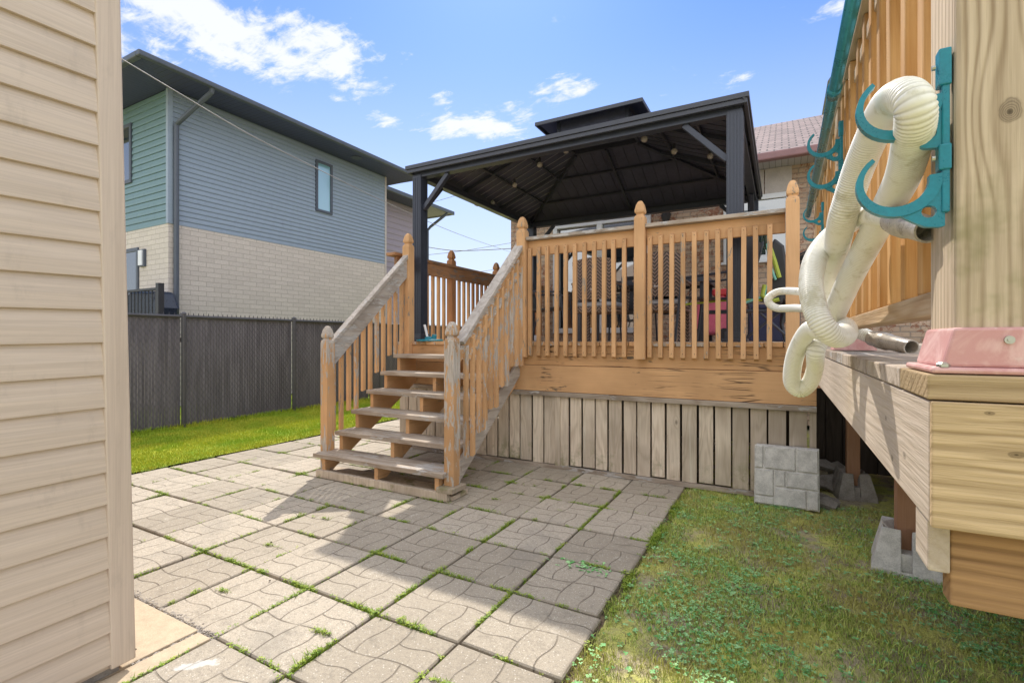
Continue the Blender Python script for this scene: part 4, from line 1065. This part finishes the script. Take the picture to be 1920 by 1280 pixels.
# folded umbrella leaning
q = MB(); q.tube([(.03, 5.5, DZ), (.0, 5.55, 1.4), (.06, 5.6, 1.65), (.14, 5.7, 2.13)], [.012, .02, .06, .02], 10); q.tube([(-.02, 5.5, DZ + .55), (.16, 5.6, DZ + .02)], .008, 6)
tag(q.build('folded_umbrella', 'dkplastic', off=(.03, 5.5, DZ)), 'folded black parasol leaning beside the right newel', 'umbrella')
# carrier with lime straps
cr = thing('strapped_carrier', (-.15, 5.2, DZ), 'black padded carrier with lime and mint straps near the right newel', 'carrier')
q = MB(); q.prism([(-.22, 1.62), (.0, 1.58), (.06, 1.8), (.02, 2.12), (-.06, 2.2), (-.1, 2.1), (-.04, 1.9), (-.12, 1.72)], 'y', 5.2, 5.36); q.build('padding', 'dkplastic', cr, bevel=.02)
q = MB(); q.tube([(-.10, 5.18, 2.12), (-.06, 5.17, 1.98), (-.02, 5.17, 1.82)], .02, 8); q.tube([(-.14, 5.18, 1.76), (-.16, 5.17, 1.66), (-.1, 5.17, 1.6), (-.02, 5.17, 1.62)], .02, 8); q.tube([(-.9, 5.2, 1.60), (-.5, 5.2, 1.63), (-.16, 5.2, 1.62)], .012, 6); q.build('strap', 'lime', cr)
q = MB(); q.tube([(-.12, 5.17, 2.14), (-.10, 5.16, 1.95), (-.05, 5.16, 1.80)], .012, 8); q.tube([(-.3, 5.18, 1.60), (-.14, 5.18, 1.66), (-.13, 5.18, 1.76)], .012, 6); q.build('piping', 'mint', cr)
q = MB(); q.tube([(-.7, 5.24, 1.52), (.05, 5.24, 1.52)], .02, 8); q.tube([(-.2, 5.24, 1.52), (.1, 5.3, DZ)], .012, 8); q.tube([(.0, 5.24, 1.52), (-.35, 5.3, DZ)], .012, 8); q.build('frame', 'black', cr)
# barbecue beyond right newel
bb = thing('barbecue', (.5, 6.2, DZ), 'black rounded barbecue on the deck behind the right newel', 'barbecue')
q = MB(); q.prism([(.12, 1.78), (.72, 1.78), (.72, 1.95), (.62, 2.08), (.22, 2.08), (.12, 1.95)], 'y', 6.0, 6.5); q.build('lid', 'navy', bb, bevel=.03)
q = MB(); q.box(.14, .7, 6.02, 6.48, 1.62, 1.779); q.build('firebox', 'dkplastic', bb)
for (x, y) in ((.16, 6.05), (.68, 6.05), (.16, 6.45), (.68, 6.45)):
    q = MB(); q.tube([(x, y, DZ), (x, y, 1.62)], .015, 8); q.build('leg', 'black', bb)
# plants and small boxes on the deck
q = MB(); q.box(Uat(1003, 4.75), Uat(1012, 4.75), 4.72, 4.8, DZ + .003, DZ + .07)
tag(q.build('plastic_tub', 'cushion_w', off=(-2.3, 4.76, DZ), bevel=.01), 'small pale tub on the deck floor at the left end of the front railing', 'tub')
q = MB(); x = Uat(1003, 7.2); q.box(x, x + .08, 7.2, 7.3, DZ, 2.05)
tag(q.build('wooden_stake', 'stain_z', off=(x, 7.2, DZ)), 'brown wooden stake standing at the back left of the deck', 'stake')
# pool floater at stair head
pf = thing('pool_brush', (-3.45, 4.42, DZ), 'teal round pool vacuum head with white handle at the top of the stairs', 'pool tool')
fx, fy = Uat(806, 4.45), 4.45
q = MB(); q.lathe((fx, fy, DZ + .003), [(.15, 0), (.155, .01), (.15, .02), (.06, .025), (.055, .05), (.03, .055)], 20); q.build('head', 'teal', pf, bevel=.002)
q = MB(); q.tube([(fx + .06, fy, DZ + .03), (fx + .065, fy, DZ + .08)], .028, 12); q.build('knob', 'teal', pf)
q = MB(); q.tube([(fx - .03, fy, DZ + .04), (fx - .10, fy + .03, DZ + .19)], .015, 10); q.build('handle', 'white', pf)

# ------------------------------------------------------------------ slabs, blocks and stones at ground
def slab(x0, y0, lean, label):
    s = thing('paver_slab', (x0, y0, 0), label, 'paver slab', 'paver slabs leaning on the deck skirt')
    W_, Hh = .425, .44; th = .035; g_ = .005
    rows = [(0, .10, (0, .30, .62, .0)), ]
    q = MB()
    pat = [(0, .12, 0, .05), (.135, .335, 0, .05), ]
    def cell(a0, a1, b0, b1):
        x0_, x1_, z0_, z1_ = x0 + a0 * W_ + g_ / 2, x0 + a1 * W_ - g_ / 2, b0 * Hh + g_ / 2, b1 * Hh - g_ / 2
        bv = .008
        vs = [(x0_, y0, z0_), (x1_, y0, z0_), (x1_, y0, z1_), (x0_, y0, z1_), (x0_ + bv, y0 - .013, z0_ + bv), (x1_ - bv, y0 - .013, z0_ + bv), (x1_ - bv, y0 - .013, z1_ - bv), (x0_ + bv, y0 - .013, z1_ - bv)]
        q.add(vs, [(4, 5, 6, 7), (0, 1, 5, 4), (1, 2, 6, 5), (2, 3, 7, 6), (3, 0, 4, 7)])
    for c in ((0, .32, 0, .14), (.32, .82, 0, .32), (.82, 1, 0, .32), (0, .32, .14, .60), (.32, .50, .32, .60), (.50, 1, .32, .60), (0, .15, .60, 1), (.15, .66, .60, 1), (.66, 1, .60, 1)): cell(*c)
    q.box(x0, x0 + W_, y0 - .001, y0 + th, 0, Hh); q.build('face', 'concrete', s)
    s.rotation_euler = (-lean, 0, 0)
    return s
slab(-.185, 4.19, math.radians(10), 'front paver slab with embossed block pattern leaning on the deck skirt')
s2 = MB(); s2.box(0, .42, 0, .035, 0, .44)
so2 = s2.build('paver_slab', 'concrete', bevel=.004); so2.location = (-.175, 4.235, 0); so2.rotation_euler = (math.radians(-10.5), 0, 0); tag(so2, 'rear paver slab showing only its top edge behind the embossed one', 'paver slab', 'paver slabs leaning on the deck skirt')
def deckblock(x, y, s, rz, label, pr=None):
    d = thing('deck_block', (0, 0, 0), label, 'deck block', 'concrete deck blocks')
    q = MB(); b0, b1, hh = .15 * s, .10 * s, .235 * s; n_ = .022 * s
    vs = [(-b0, -b0, 0), (b0, -b0, 0), (b0, b0, 0), (-b0, b0, 0), (-b0 * .97, -b0 * .97, .04), (b0 * .97, -b0 * .97, .04), (b0 * .97, b0 * .97, .04), (-b0 * .97, b0 * .97, .04)]
    q.add(vs, [(3, 2, 1, 0), (0, 1, 5, 4), (1, 2, 6, 5), (2, 3, 7, 6), (3, 0, 4, 7)])
    # four tapered corner horns around a crossed slot
    c4 = .045 * s
    for sx in (-1, 1):
        for sy in (-1, 1):
            A_ = [(sx * n_, sy * n_, .04), (sx * b0 * .97, sy * n_, .04), (sx * b0 * .97, sy * b0 * .97, .04), (sx * n_, sy * b0 * .97, .04)]
            B_ = [(sx * n_, sy * n_, hh * .62), (sx * b1, sy * n_, hh), (sx * b1, sy * b1, hh), (sx * n_, sy * b1, hh)]
            fs = [(0, 1, 5, 4), (1, 2, 6, 5), (2, 3, 7, 6), (3, 0, 4, 7), (4, 5, 6, 7)]
            if sx * sy < 0: fs = [f[::-1] for f in fs]
            q.add(A_ + B_, fs)
    q.box(-b0 * .8, b0 * .8, -b0 * .8, b0 * .8, .0, .12 * s)
    q.build('body', 'concrete' if s > .95 else 'concrete_dk', d, bevel=.004); d.location = (x, y, -.02); d.rotation_euler = (0, 0, rz); return d
deckblock(.60, 3.42, 1.05, math.radians(-8), 'pale concrete deck block under the reddish post beneath the near deck')
deckblock(.50, 4.78, .9, math.radians(10), 'dark concrete deck block under the farther post beside the rubble')
random.seed(21)
desc = ['broken grey paver piece propped upright in the dark rubble pile', 'flat broken slab lying at the front of the rubble pile', 'tilted paver fragment leaning against the farther deck block', 'small concrete lump on the ground right of the leaning slabs', 'broken block on top of the rubble pile beside the deck corner', 'mossy paver fragment lying before the farther deck block', 'thin broken paver edge half under the leaning slabs', 'dark stone at the back of the rubble pile']
for i, (px, py, t_, s, rx, rz_) in enumerate(((1557, 905, 4.1, .11, .9, .3), (1552, 957, 3.75, .09, .1, .5), (1580, 925, 4.0, .10, .7, -.5), (1545, 940, 3.8, .07, .3, 1.0), (1545, 872, 4.3, .09, .5, .2), (1600, 940, 4.0, .09, .15, .2), (1537, 950, 3.7, .08, .5, .1), (1570, 880, 4.4, .11, 1.0, .8))):
    p_ = P(px, py, t_); p_.z = max(.02, p_.z); p_.x = max(p_.x, .29)
    q = MB(); pl = [(-s, -s * .5), (s * .7, -s * .6), (s, s * .2), (s * .2, s * .7), (-s * .8, s * .4)]
    q.prism(pl, 'z', -.022, .022); o = q.build('rubble_piece', 'concrete_dk', bevel=.004); o.location = p_; o.rotation_euler = (rx, .2, rz_); tag(o, desc[i], 'rubble', 'broken pavers beside the deck corner')

# ------------------------------------------------------------------ pool deck (right foreground)
PU, PD, PZ = .137, .677, 1.2125
pd = thing('pool_deck', (1.5, 1.8, 0), 'near pine pool deck with pale fascia at the right edge of the picture', 'deck')
q = MB(); y = PD + .143
while y < 3.3:
    q.box(PU, 3.6, y, min(3.3, y + .139) , PZ - .027, PZ + random.uniform(-.0008, .0008)); y += .143
q.build('floor_boards', 'grey_x', pd, bevel=.002)
q = MB(); y = 3.304
while y < 6.4: q.box(.42, 3.6, y, y + .139, PZ - .027, PZ); y += .143
q.build('shade_floor_boards', 'grey_x', pd)  # unseen deck extension added to keep the space below in shade
q = MB(); q.box(PU, 3.6, PD, PD + .139, PZ - .027, PZ); q.build('edge_board', 'fascia_x', pd, bevel=.002)
q = MB(); q.box(PU + .002, PU + .036, PD + .003, 3.29, PZ - .16, PZ - .029); q.build('side_fascia', 'fascia_y', pd, bevel=.002)
q = MB(); q.box(PU + .0025, 3.6, PD - .006, PD + .0025, PZ - .162, PZ - .0285); q.box(PU + .037, 3.6, PD + .003, PD + .03, PZ - .16, PZ - .0285); q.build('front_fascia', 'fascia_x', pd, bevel=.0015)
q = MB(); q.box(.142, .1615, .700, .757, .9936, PZ - .163); q.build('blocking', 'fascia_y', pd, bevel=.002)
q = MB(); q.box(.1625, 3.6, .706, .736, PZ - .255, PZ - .163); q.build('front_beam', 'fascia_dark', pd, bevel=.002)
for x in (.5, 1.0, 1.5, 2.0, 2.6, 3.2):
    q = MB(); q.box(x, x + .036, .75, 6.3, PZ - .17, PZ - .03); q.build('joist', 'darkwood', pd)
q = MB(); q.box(.6 - .045, .6 + .045, 3.42 - .045, 3.42 + .045, .10, PZ - .171); q.build('support_post', 'redpost', pd, bevel=.003)
q = MB(); q.box(.5 - .045, .5 + .045, 4.78 - .045, 4.78 + .045, .06, PZ - .171); q.build('support_post', 'redpost', pd, bevel=.003)
q = MB(); q.box(.20, .245, 4.0, 4.3, PZ - .30, PZ - .16); q.box(.30, .34, 3.4, 4.35, PZ - .25, PZ - .03); q.build('ledger_block', 'redpost', pd)
q = MB(); y = 5.4; x = .24
while x < 3.6: q.box(x, x + .125, 5.6, 5.62, .0, PZ - .03); x += .135
q.box(.24, 3.6, 5.63, 5.65, 0, PZ - .03); q.build('skirt_board', 'darkwood', pd)  # deep shade under the deck put into dark boards and an added backing sheet
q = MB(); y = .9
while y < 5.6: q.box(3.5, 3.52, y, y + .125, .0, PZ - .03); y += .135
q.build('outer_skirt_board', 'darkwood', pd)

rl = thing('pool_railing', (.18, .74, PZ), 'pine railing of the near pool deck running away along its left edge', 'railing')
q = MB(); q.box(.163, .253, .69, .792, PZ + .004, 2.6)
q.build('post', 'nearpost', rl, bevel=.0045)
q = MB()
q.prism([(.150, PZ + .008), (.268, PZ + .008), (.2555, PZ + .050), (.1605, PZ + .050)], 'y', .684, .798)
q.box(.141, .277, .679, .806, PZ + .001, PZ + .008)
pb = q.build('post_base', 'pinkbase', rl, bevel=.003)
for (px, py) in ((1873, 637), ):
    U_, D_ = .2035, .683
    q = MB(); q.tube([(U_, D_ + .002, 1.2495), (U_, D_ - .0015, 1.2495)], .0042, 14); q.tube([(U_, D_ - .001, 1.2495), (U_, D_ - .0025, 1.2495)], .002, 6); q.build('screw', 'screw', pb)
q = MB(); q.lathe((.152, .6845, PZ + .008), [(.006, 0), (.006, .003), (.003, .005)], 6); q.build('bolt', 'screw', pb)
q = MB(); q.box(.165, .205, .793, 3.28, 1.280, 1.311); q.build('bottom_rail', 'raw_y', rl, bevel=.003)
q = MB(); q.box(.175, .215, .793, 3.28, 1.955, 1.99); q.box(.160, .25, .60, 3.3, 2.021, 2.05); q.build('top_rail', 'raw_y', rl, bevel=.003)
y = .875
bi = 0
while y < 3.2:
    q = MB(); tx = random.uniform(-.004, .004); q.bar((.186, y, 1.311), (.186 + tx, y, 2.02), .034, .034, (0, 1, 0)); q.build('baluster', 'orangerail_z', rl, bevel=.003); y += .112
q = MB(); q.box(.163, .253, 2.0 - .045, 2.0 + .045, PZ + .03, 2.02); q.build('post', 'raw_z', rl)
q = MB(); q.prism([(.150, PZ + .002), (.268, PZ + .002), (.2555, PZ + .040), (.1605, PZ + .040)], 'y', 1.94, 2.06); q.build('post_base', 'pinkbase', rl)
q = MB(); q.box(.163, .253, 3.2 , 3.29, PZ + .03, 2.02); q.build('post', 'raw_z', rl)
# telescopic pole lying along the rail
q = MB(); q.tube([(.134, .55, 1.975), (.134, 3.35, 1.975)], .0155, 14)
q.tube([(.134, 1.68, 1.975), (.134, 1.74, 1.975)], .019, 14)
tag(q.build('pool_pole', 'tealpole', smooth=True), 'long blue-grey aluminium pool pole carried by the hooks along the near railing', 'pole')
# hooks
def hook_set(D_, U_, z0, s, label, tilt=0):
    h = thing('hose_hook', (U_, D_, z0), label, 'hook', 'teal double hose hooks on the near railing')
    q = MB(); q.box(U_ - .004 * s, U_ + .003 * s, D_ - .006 * s, D_ + .006 * s, z0 - .166 * s, z0 + .01 * s)
    q.box(U_ - .007 * s, U_ + .004 * s, D_ - .008 * s, D_ + .008 * s, z0 - .028 * s, z0 + .012 * s); q.box(U_ - .007 * s, U_ + .004 * s, D_ - .008 * s, D_ + .008 * s, z0 - .12 * s, z0 - .092 * s)
    q.build('back_strip', 'teal', h, bevel=.0015 * s)
    for (zc) in (z0 - .039 * s, z0 - .126 * s):
        q = MB(); cx = U_ - .043 * s; ro, n = .0345 * s, 22; poly_o = []; poly_i = []
        # C shaped arm opening upwards, thin at the free tip, thick at the root
        for k in range(n + 1):
            a = math.radians(lerp(128, 365, k / n)); f = k / n
            th = lerp(.0045, .0115, min(1, f * 1.6)) * s
            poly_o.append((cx + (ro + th * .5) * math.cos(a), zc + (ro + th * .5) * math.sin(a)))
            poly_i.append((cx + (ro - th * .5) * math.cos(a), zc + (ro - th * .5) * math.sin(a)))
        w = .0055 * s
        for k in range(n):
            a0, a1, b1, b0 = poly_o[k], poly_o[k + 1], poly_i[k + 1], poly_i[k]
            q.prism([a0, a1, b1, b0], 'y', D_ - w, D_ + w, .4)
        # gusset with a round hole
        gc = (U_ - .0145 * s, zc - .0375 * s); hr = .0066 * s; m_ = 14
        outer = [(U_ - .001 * s, zc + .006 * s), (U_ - .011 * s, zc - .010 * s), (U_ - .022 * s, zc - .024 * s), (U_ - .044 * s, zc - .036 * s), (U_ - .034 * s, zc - .044 * s), (U_ - .018 * s, zc - .054 * s), (U_ - .001 * s, zc - .056 * s)]
        def rayhit(a):
            best = None
            for i in range(len(outer)):
                p0, p1 = outer[i], outer[(i + 1) % len(outer)]
                dx_, dy_ = math.cos(a), math.sin(a); ex_, ey_ = p1[0] - p0[0], p1[1] - p0[1]
                dn = dx_ * ey_ - dy_ * ex_
                if abs(dn) < 1e-12: continue
                t_ = ((p0[0] - gc[0]) * ey_ - (p0[1] - gc[1]) * ex_) / dn; u_ = ((p0[0] - gc[0]) * dy_ - (p0[1] - gc[1]) * dx_) / dn
                if t_ > 0 and -1e-6 <= u_ <= 1 + 1e-6 and (best is None or t_ < best): best = t_
            best = best or hr * 1.3
            return (gc[0] + math.cos(a) * max(best, hr * 1.15), gc[1] + math.sin(a) * max(best, hr * 1.15))
        m_ = 28
        for k in range(m_):
            a, b_ = 2 * math.pi * k / m_, 2 * math.pi * (k + 1) / m_
            q.prism([(gc[0] + hr * math.cos(a), gc[1] + hr * math.sin(a)), rayhit(a), rayhit(b_), (gc[0] + hr * math.cos(b_), gc[1] + hr * math.sin(b_))], 'y', D_ - w * .7, D_ + w * .7, .4)
        q.build('hook_arm', 'teal', h)
    q = MB(); 
    for z in (z0 - .0, z0 - .07 * s, z0 - .10 * s): q.tube([(U_ - .0085 * s, D_, z - .005), (U_ - .0115 * s, D_, z - .005)], .003 * s, 8)
    q.build('screw', 'screw', h); return h
hook_set(.70, .157, Zat(1760, 118, D=.70), 1.0, 'nearest teal hook pair, beside the near post, carrying the white hose')
hook_set(Dat(1578, .16), .16, Zat(1578, 236, .16), 1.12, 'middle teal hook pair, halfway along the near railing, holding the pole')
hook_set(Dat(1543, .16), .16, Zat(1543, 384, .16), .95, 'farthest teal hook pair at the end of the pole, in front of the brick')

# ------------------------------------------------------------------ corrugated white hose
def z3(x, y): return (1380 + x / 3.5556, y / 3.5556)
def z4(x, y): return (1380 + x / 3.5556, 330 + y / 3.5556)
def z5(x, y): return (1388 + x / 1.8966, y / 1.8966)
path = [ (z5(545, 782), .69, 40), (z5(500, 765), .73, 42), (z5(440, 768), .83, 43), (z5(385, 795), .95, 43), (z5(320, 845), .99, 42), (z5(270, 915), .94, 44), (z5(252, 1000), .90, 45), (z5(262, 1085), .87, 46),
         (z5(292, 1155), .85, 47), (z5(335, 1196), .86, 46), (z5(374, 1190), .92, 42), (z5(372, 1160), 1.02, 38), (z5(330, 1160), 1.14, 35), (z5(290, 1200), 1.18, 34), (z5(268, 1250), 1.15, 34),
         ((1528, 690), 1.20, 31), ((1518, 718), 1.23, 31), ((1500, 731), 1.25, 31), ((1485, 716), 1.25, 32), (z4(385, 1230), 1.22, 33), (z4(430, 1110), 1.18, 34), (z4(500, 1020), 1.12, 36), (z5(305, 1175), 1.07, 39),
         (z5(345, 1090), 1.0, 43), (z5(388, 995), .92, 46), (z5(440, 893), .85, 50), (z5(495, 790), .78, 56), (z5(543, 700), .70, 61), (z5(575, 635), .64, 66), (z5(596, 570), .60, 70), (z5(610, 510), .572, 74),
         (z5(620, 455), .545, 75), (z5(624, 402), .53, 76), (z5(612, 360), .53, 75), (z5(580, 341), .55, 75), (z5(543, 360), .588, 74), (z5(512, 398), .63, 70), (z5(483, 455), .68, 64), (z5(453, 520), .71, 61), (z5(420, 600), .745, 58), (z5(390, 690), .775, 56),
         (z5(362, 780), .81, 53), (z5(345, 870), .91, 47), (z5(331, 960), 1.02, 41), (z5(320, 1040), 1.17, 34), (z5(310, 1090), 1.36, 27), (z4(560, 880), 1.7, 20), (z4(480, 885), 2.1, 17), (z4(390, 880), 2.4, 15.5), (z4(280, 882), 2.55, 15), (z4(222, 850), 2.6, 15),
         (z4(218, 812), 2.6, 15), (z4(270, 775), 2.6, 14.5), (z4(350, 766), 2.55, 15), (z4(470, 780), 2.3, 16), (z4(580, 850), 1.9, 18), (z4(640, 950), 1.7, 22), (z4(740, 1010), 1.55, 25), (z4(830, 1045), 1.48, 27), (z4(920, 1085), 1.45, 27)]
ctrl = [(P(a[0][0], a[0][1], a[1]), a[2] * a[1] / 920 / 2 / (1 + ((a[0][0] - 960) / 920) ** 2) ** .25) for a in path]
def catmull(c, per):
    out = []
    n = len(c)
    for i in range(n - 1):
        p0, p1, p2, p3 = c[max(i - 1, 0)], c[i], c[i + 1], c[min(i + 2, n - 1)]
        for k in range(per):
            f = k / per; ff = f * f; f3 = ff * f
            P_ = .5 * ((2 * p1[0]) + (p2[0] - p0[0]) * f + (2 * p0[0] - 5 * p1[0] + 4 * p2[0] - p3[0]) * ff + (3 * p1[0] - p0[0] - 3 * p2[0] + p3[0]) * f3)
            out.append((P_, p1[1] + (p2[1] - p1[1]) * f))
    out.append(c[-1]); return out
raw = catmull(ctrl, 14)
# relax the centreline
for it in range(6):
    raw = [raw[0]] + [((raw[i - 1][0] + raw[i][0] * 2 + raw[i + 1][0]) / 4, (raw[i - 1][1] + raw[i][1] * 2 + raw[i + 1][1]) / 4) for i in range(1, len(raw) - 1)] + [raw[-1]]
# resample at even spacing, 4 rings per corrugation
cum = [0]
for i in range(1, len(raw)): cum.append(cum[-1] + (raw[i][0] - raw[i - 1][0]).length)
pitch = .0041; step = pitch / 4; pts = []; rad = []; al = []
s = 0; i = 0; kk = 0
while s < cum[-1]:
    while cum[i + 1] < s: i += 1
    f = (s - cum[i]) / max(1e-9, cum[i + 1] - cum[i]); p_ = raw[i][0].lerp(raw[i + 1][0], f); r_ = lerp(raw[i][1], raw[i + 1][1], f)
    pts.append(p_); rad.append(r_ * (1.0, .98, .925, .98)[kk % 4]); al.append(kk / 4.0 + .0); kk += 1; s += step
ho = thing('pool_hose', tuple(pts[0]), 'long corrugated white pool vacuum hose looped over the teal hooks', 'hose')
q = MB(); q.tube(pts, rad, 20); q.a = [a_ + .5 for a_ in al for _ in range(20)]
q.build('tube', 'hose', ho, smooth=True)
def cuff(p0, p1, r, nm):
    p0, p1 = Vector(p0), Vector(p1); d = (p1 - p0)
    prof = [(0, r * 1.02), (.18, r * 1.02), (.2, r * 1.13), (.42, r * 1.13), (.45, r * 1.0), (1, r * .93), (1.0, r * .78), (.62, r * .76)]
    q = MB(); n = 28; u = d.normalized().orthogonal().normalized(); w = d.normalized().cross(u); vs = []
    for (f, rr) in prof:
        for k in range(n): a = 2 * math.pi * k / n; vs.append(p0 + d * f + (u * math.cos(a) + w * math.sin(a)) * rr)
    fs = [(i * n + k, i * n + (k + 1) % n, (i + 1) * n + (k + 1) % n, (i + 1) * n + k) for i in range(len(prof) - 1) for k in range(n)] + [tuple(range((len(prof) - 1) * n, len(prof) * n))]
    q.add(vs, fs); o = q.build(nm, 'cuff', ho, smooth=True); md = o.modifiers.new('es', 'EDGE_SPLIT'); md.split_angle = math.radians(40)
c0p = P(*z5(548, 783), .69); cuff(c0p, P(*z5(672, 818), .60), .0172, 'cuff')
c1p = P(*z4(910, 1082), 1.45); cuff(c1p, P(*z4(1170, 1142), 1.30), .0215, 'cuff')
# ------------------------------------------------------------------ distant green trees beyond, and behind the viewer
def tree(x, y, h, r, label, n=5200):
    t_ = thing('tree', (x, y, 0), label, 'tree', 'garden trees')
    q = MB(); q.tube([(x, y, 0), (x + .1, y, h * .35), (x - .05, y + .1, h * .6)], [.17, .12, .06], 10)
    for k in range(7):
        a = k * .9; q.tube([(x, y, h * (.3 + .04 * k)), (x + math.cos(a) * r * .5, y + math.sin(a) * r * .5, h * (.5 + .05 * k))], [.06, .02], 6)
    q.build('trunk', 'bark', t_)
    q = MB(); cl_ = [(random.gauss(0, r * .45), random.gauss(0, r * .45), h * .62 + random.gauss(0, h * .16), random.uniform(.35, .8)) for _ in range(26)]
    for k in range(n):
        c = random.choice(cl_); v = Vector((random.gauss(0, 1), random.gauss(0, 1), random.gauss(0, 1))).normalized() * c[3] * random.uniform(.5, 1)
        s = random.uniform(.05, .11); n3 = Vector((random.gauss(0, 1), random.gauss(0, 1), random.gauss(0, 1))).normalized(); u = n3.orthogonal().normalized(); w = n3.cross(u)
        p = Vector((x + c[0], y + c[1], c[2])) + v; q.add([p - u * s, p + w * s * .5, p + u * s, p - w * s * .5], [(0, 1, 2, 3)])
    q.build('crown', 'crown', t_)
tree(2.6, -5.0, 5.5, 1.6, 'leafy green tree reflected in the brick house window')
tree(-1.5, -6.5, 5.0, 1.5, 'leafy green tree reflected in the patio door glass')
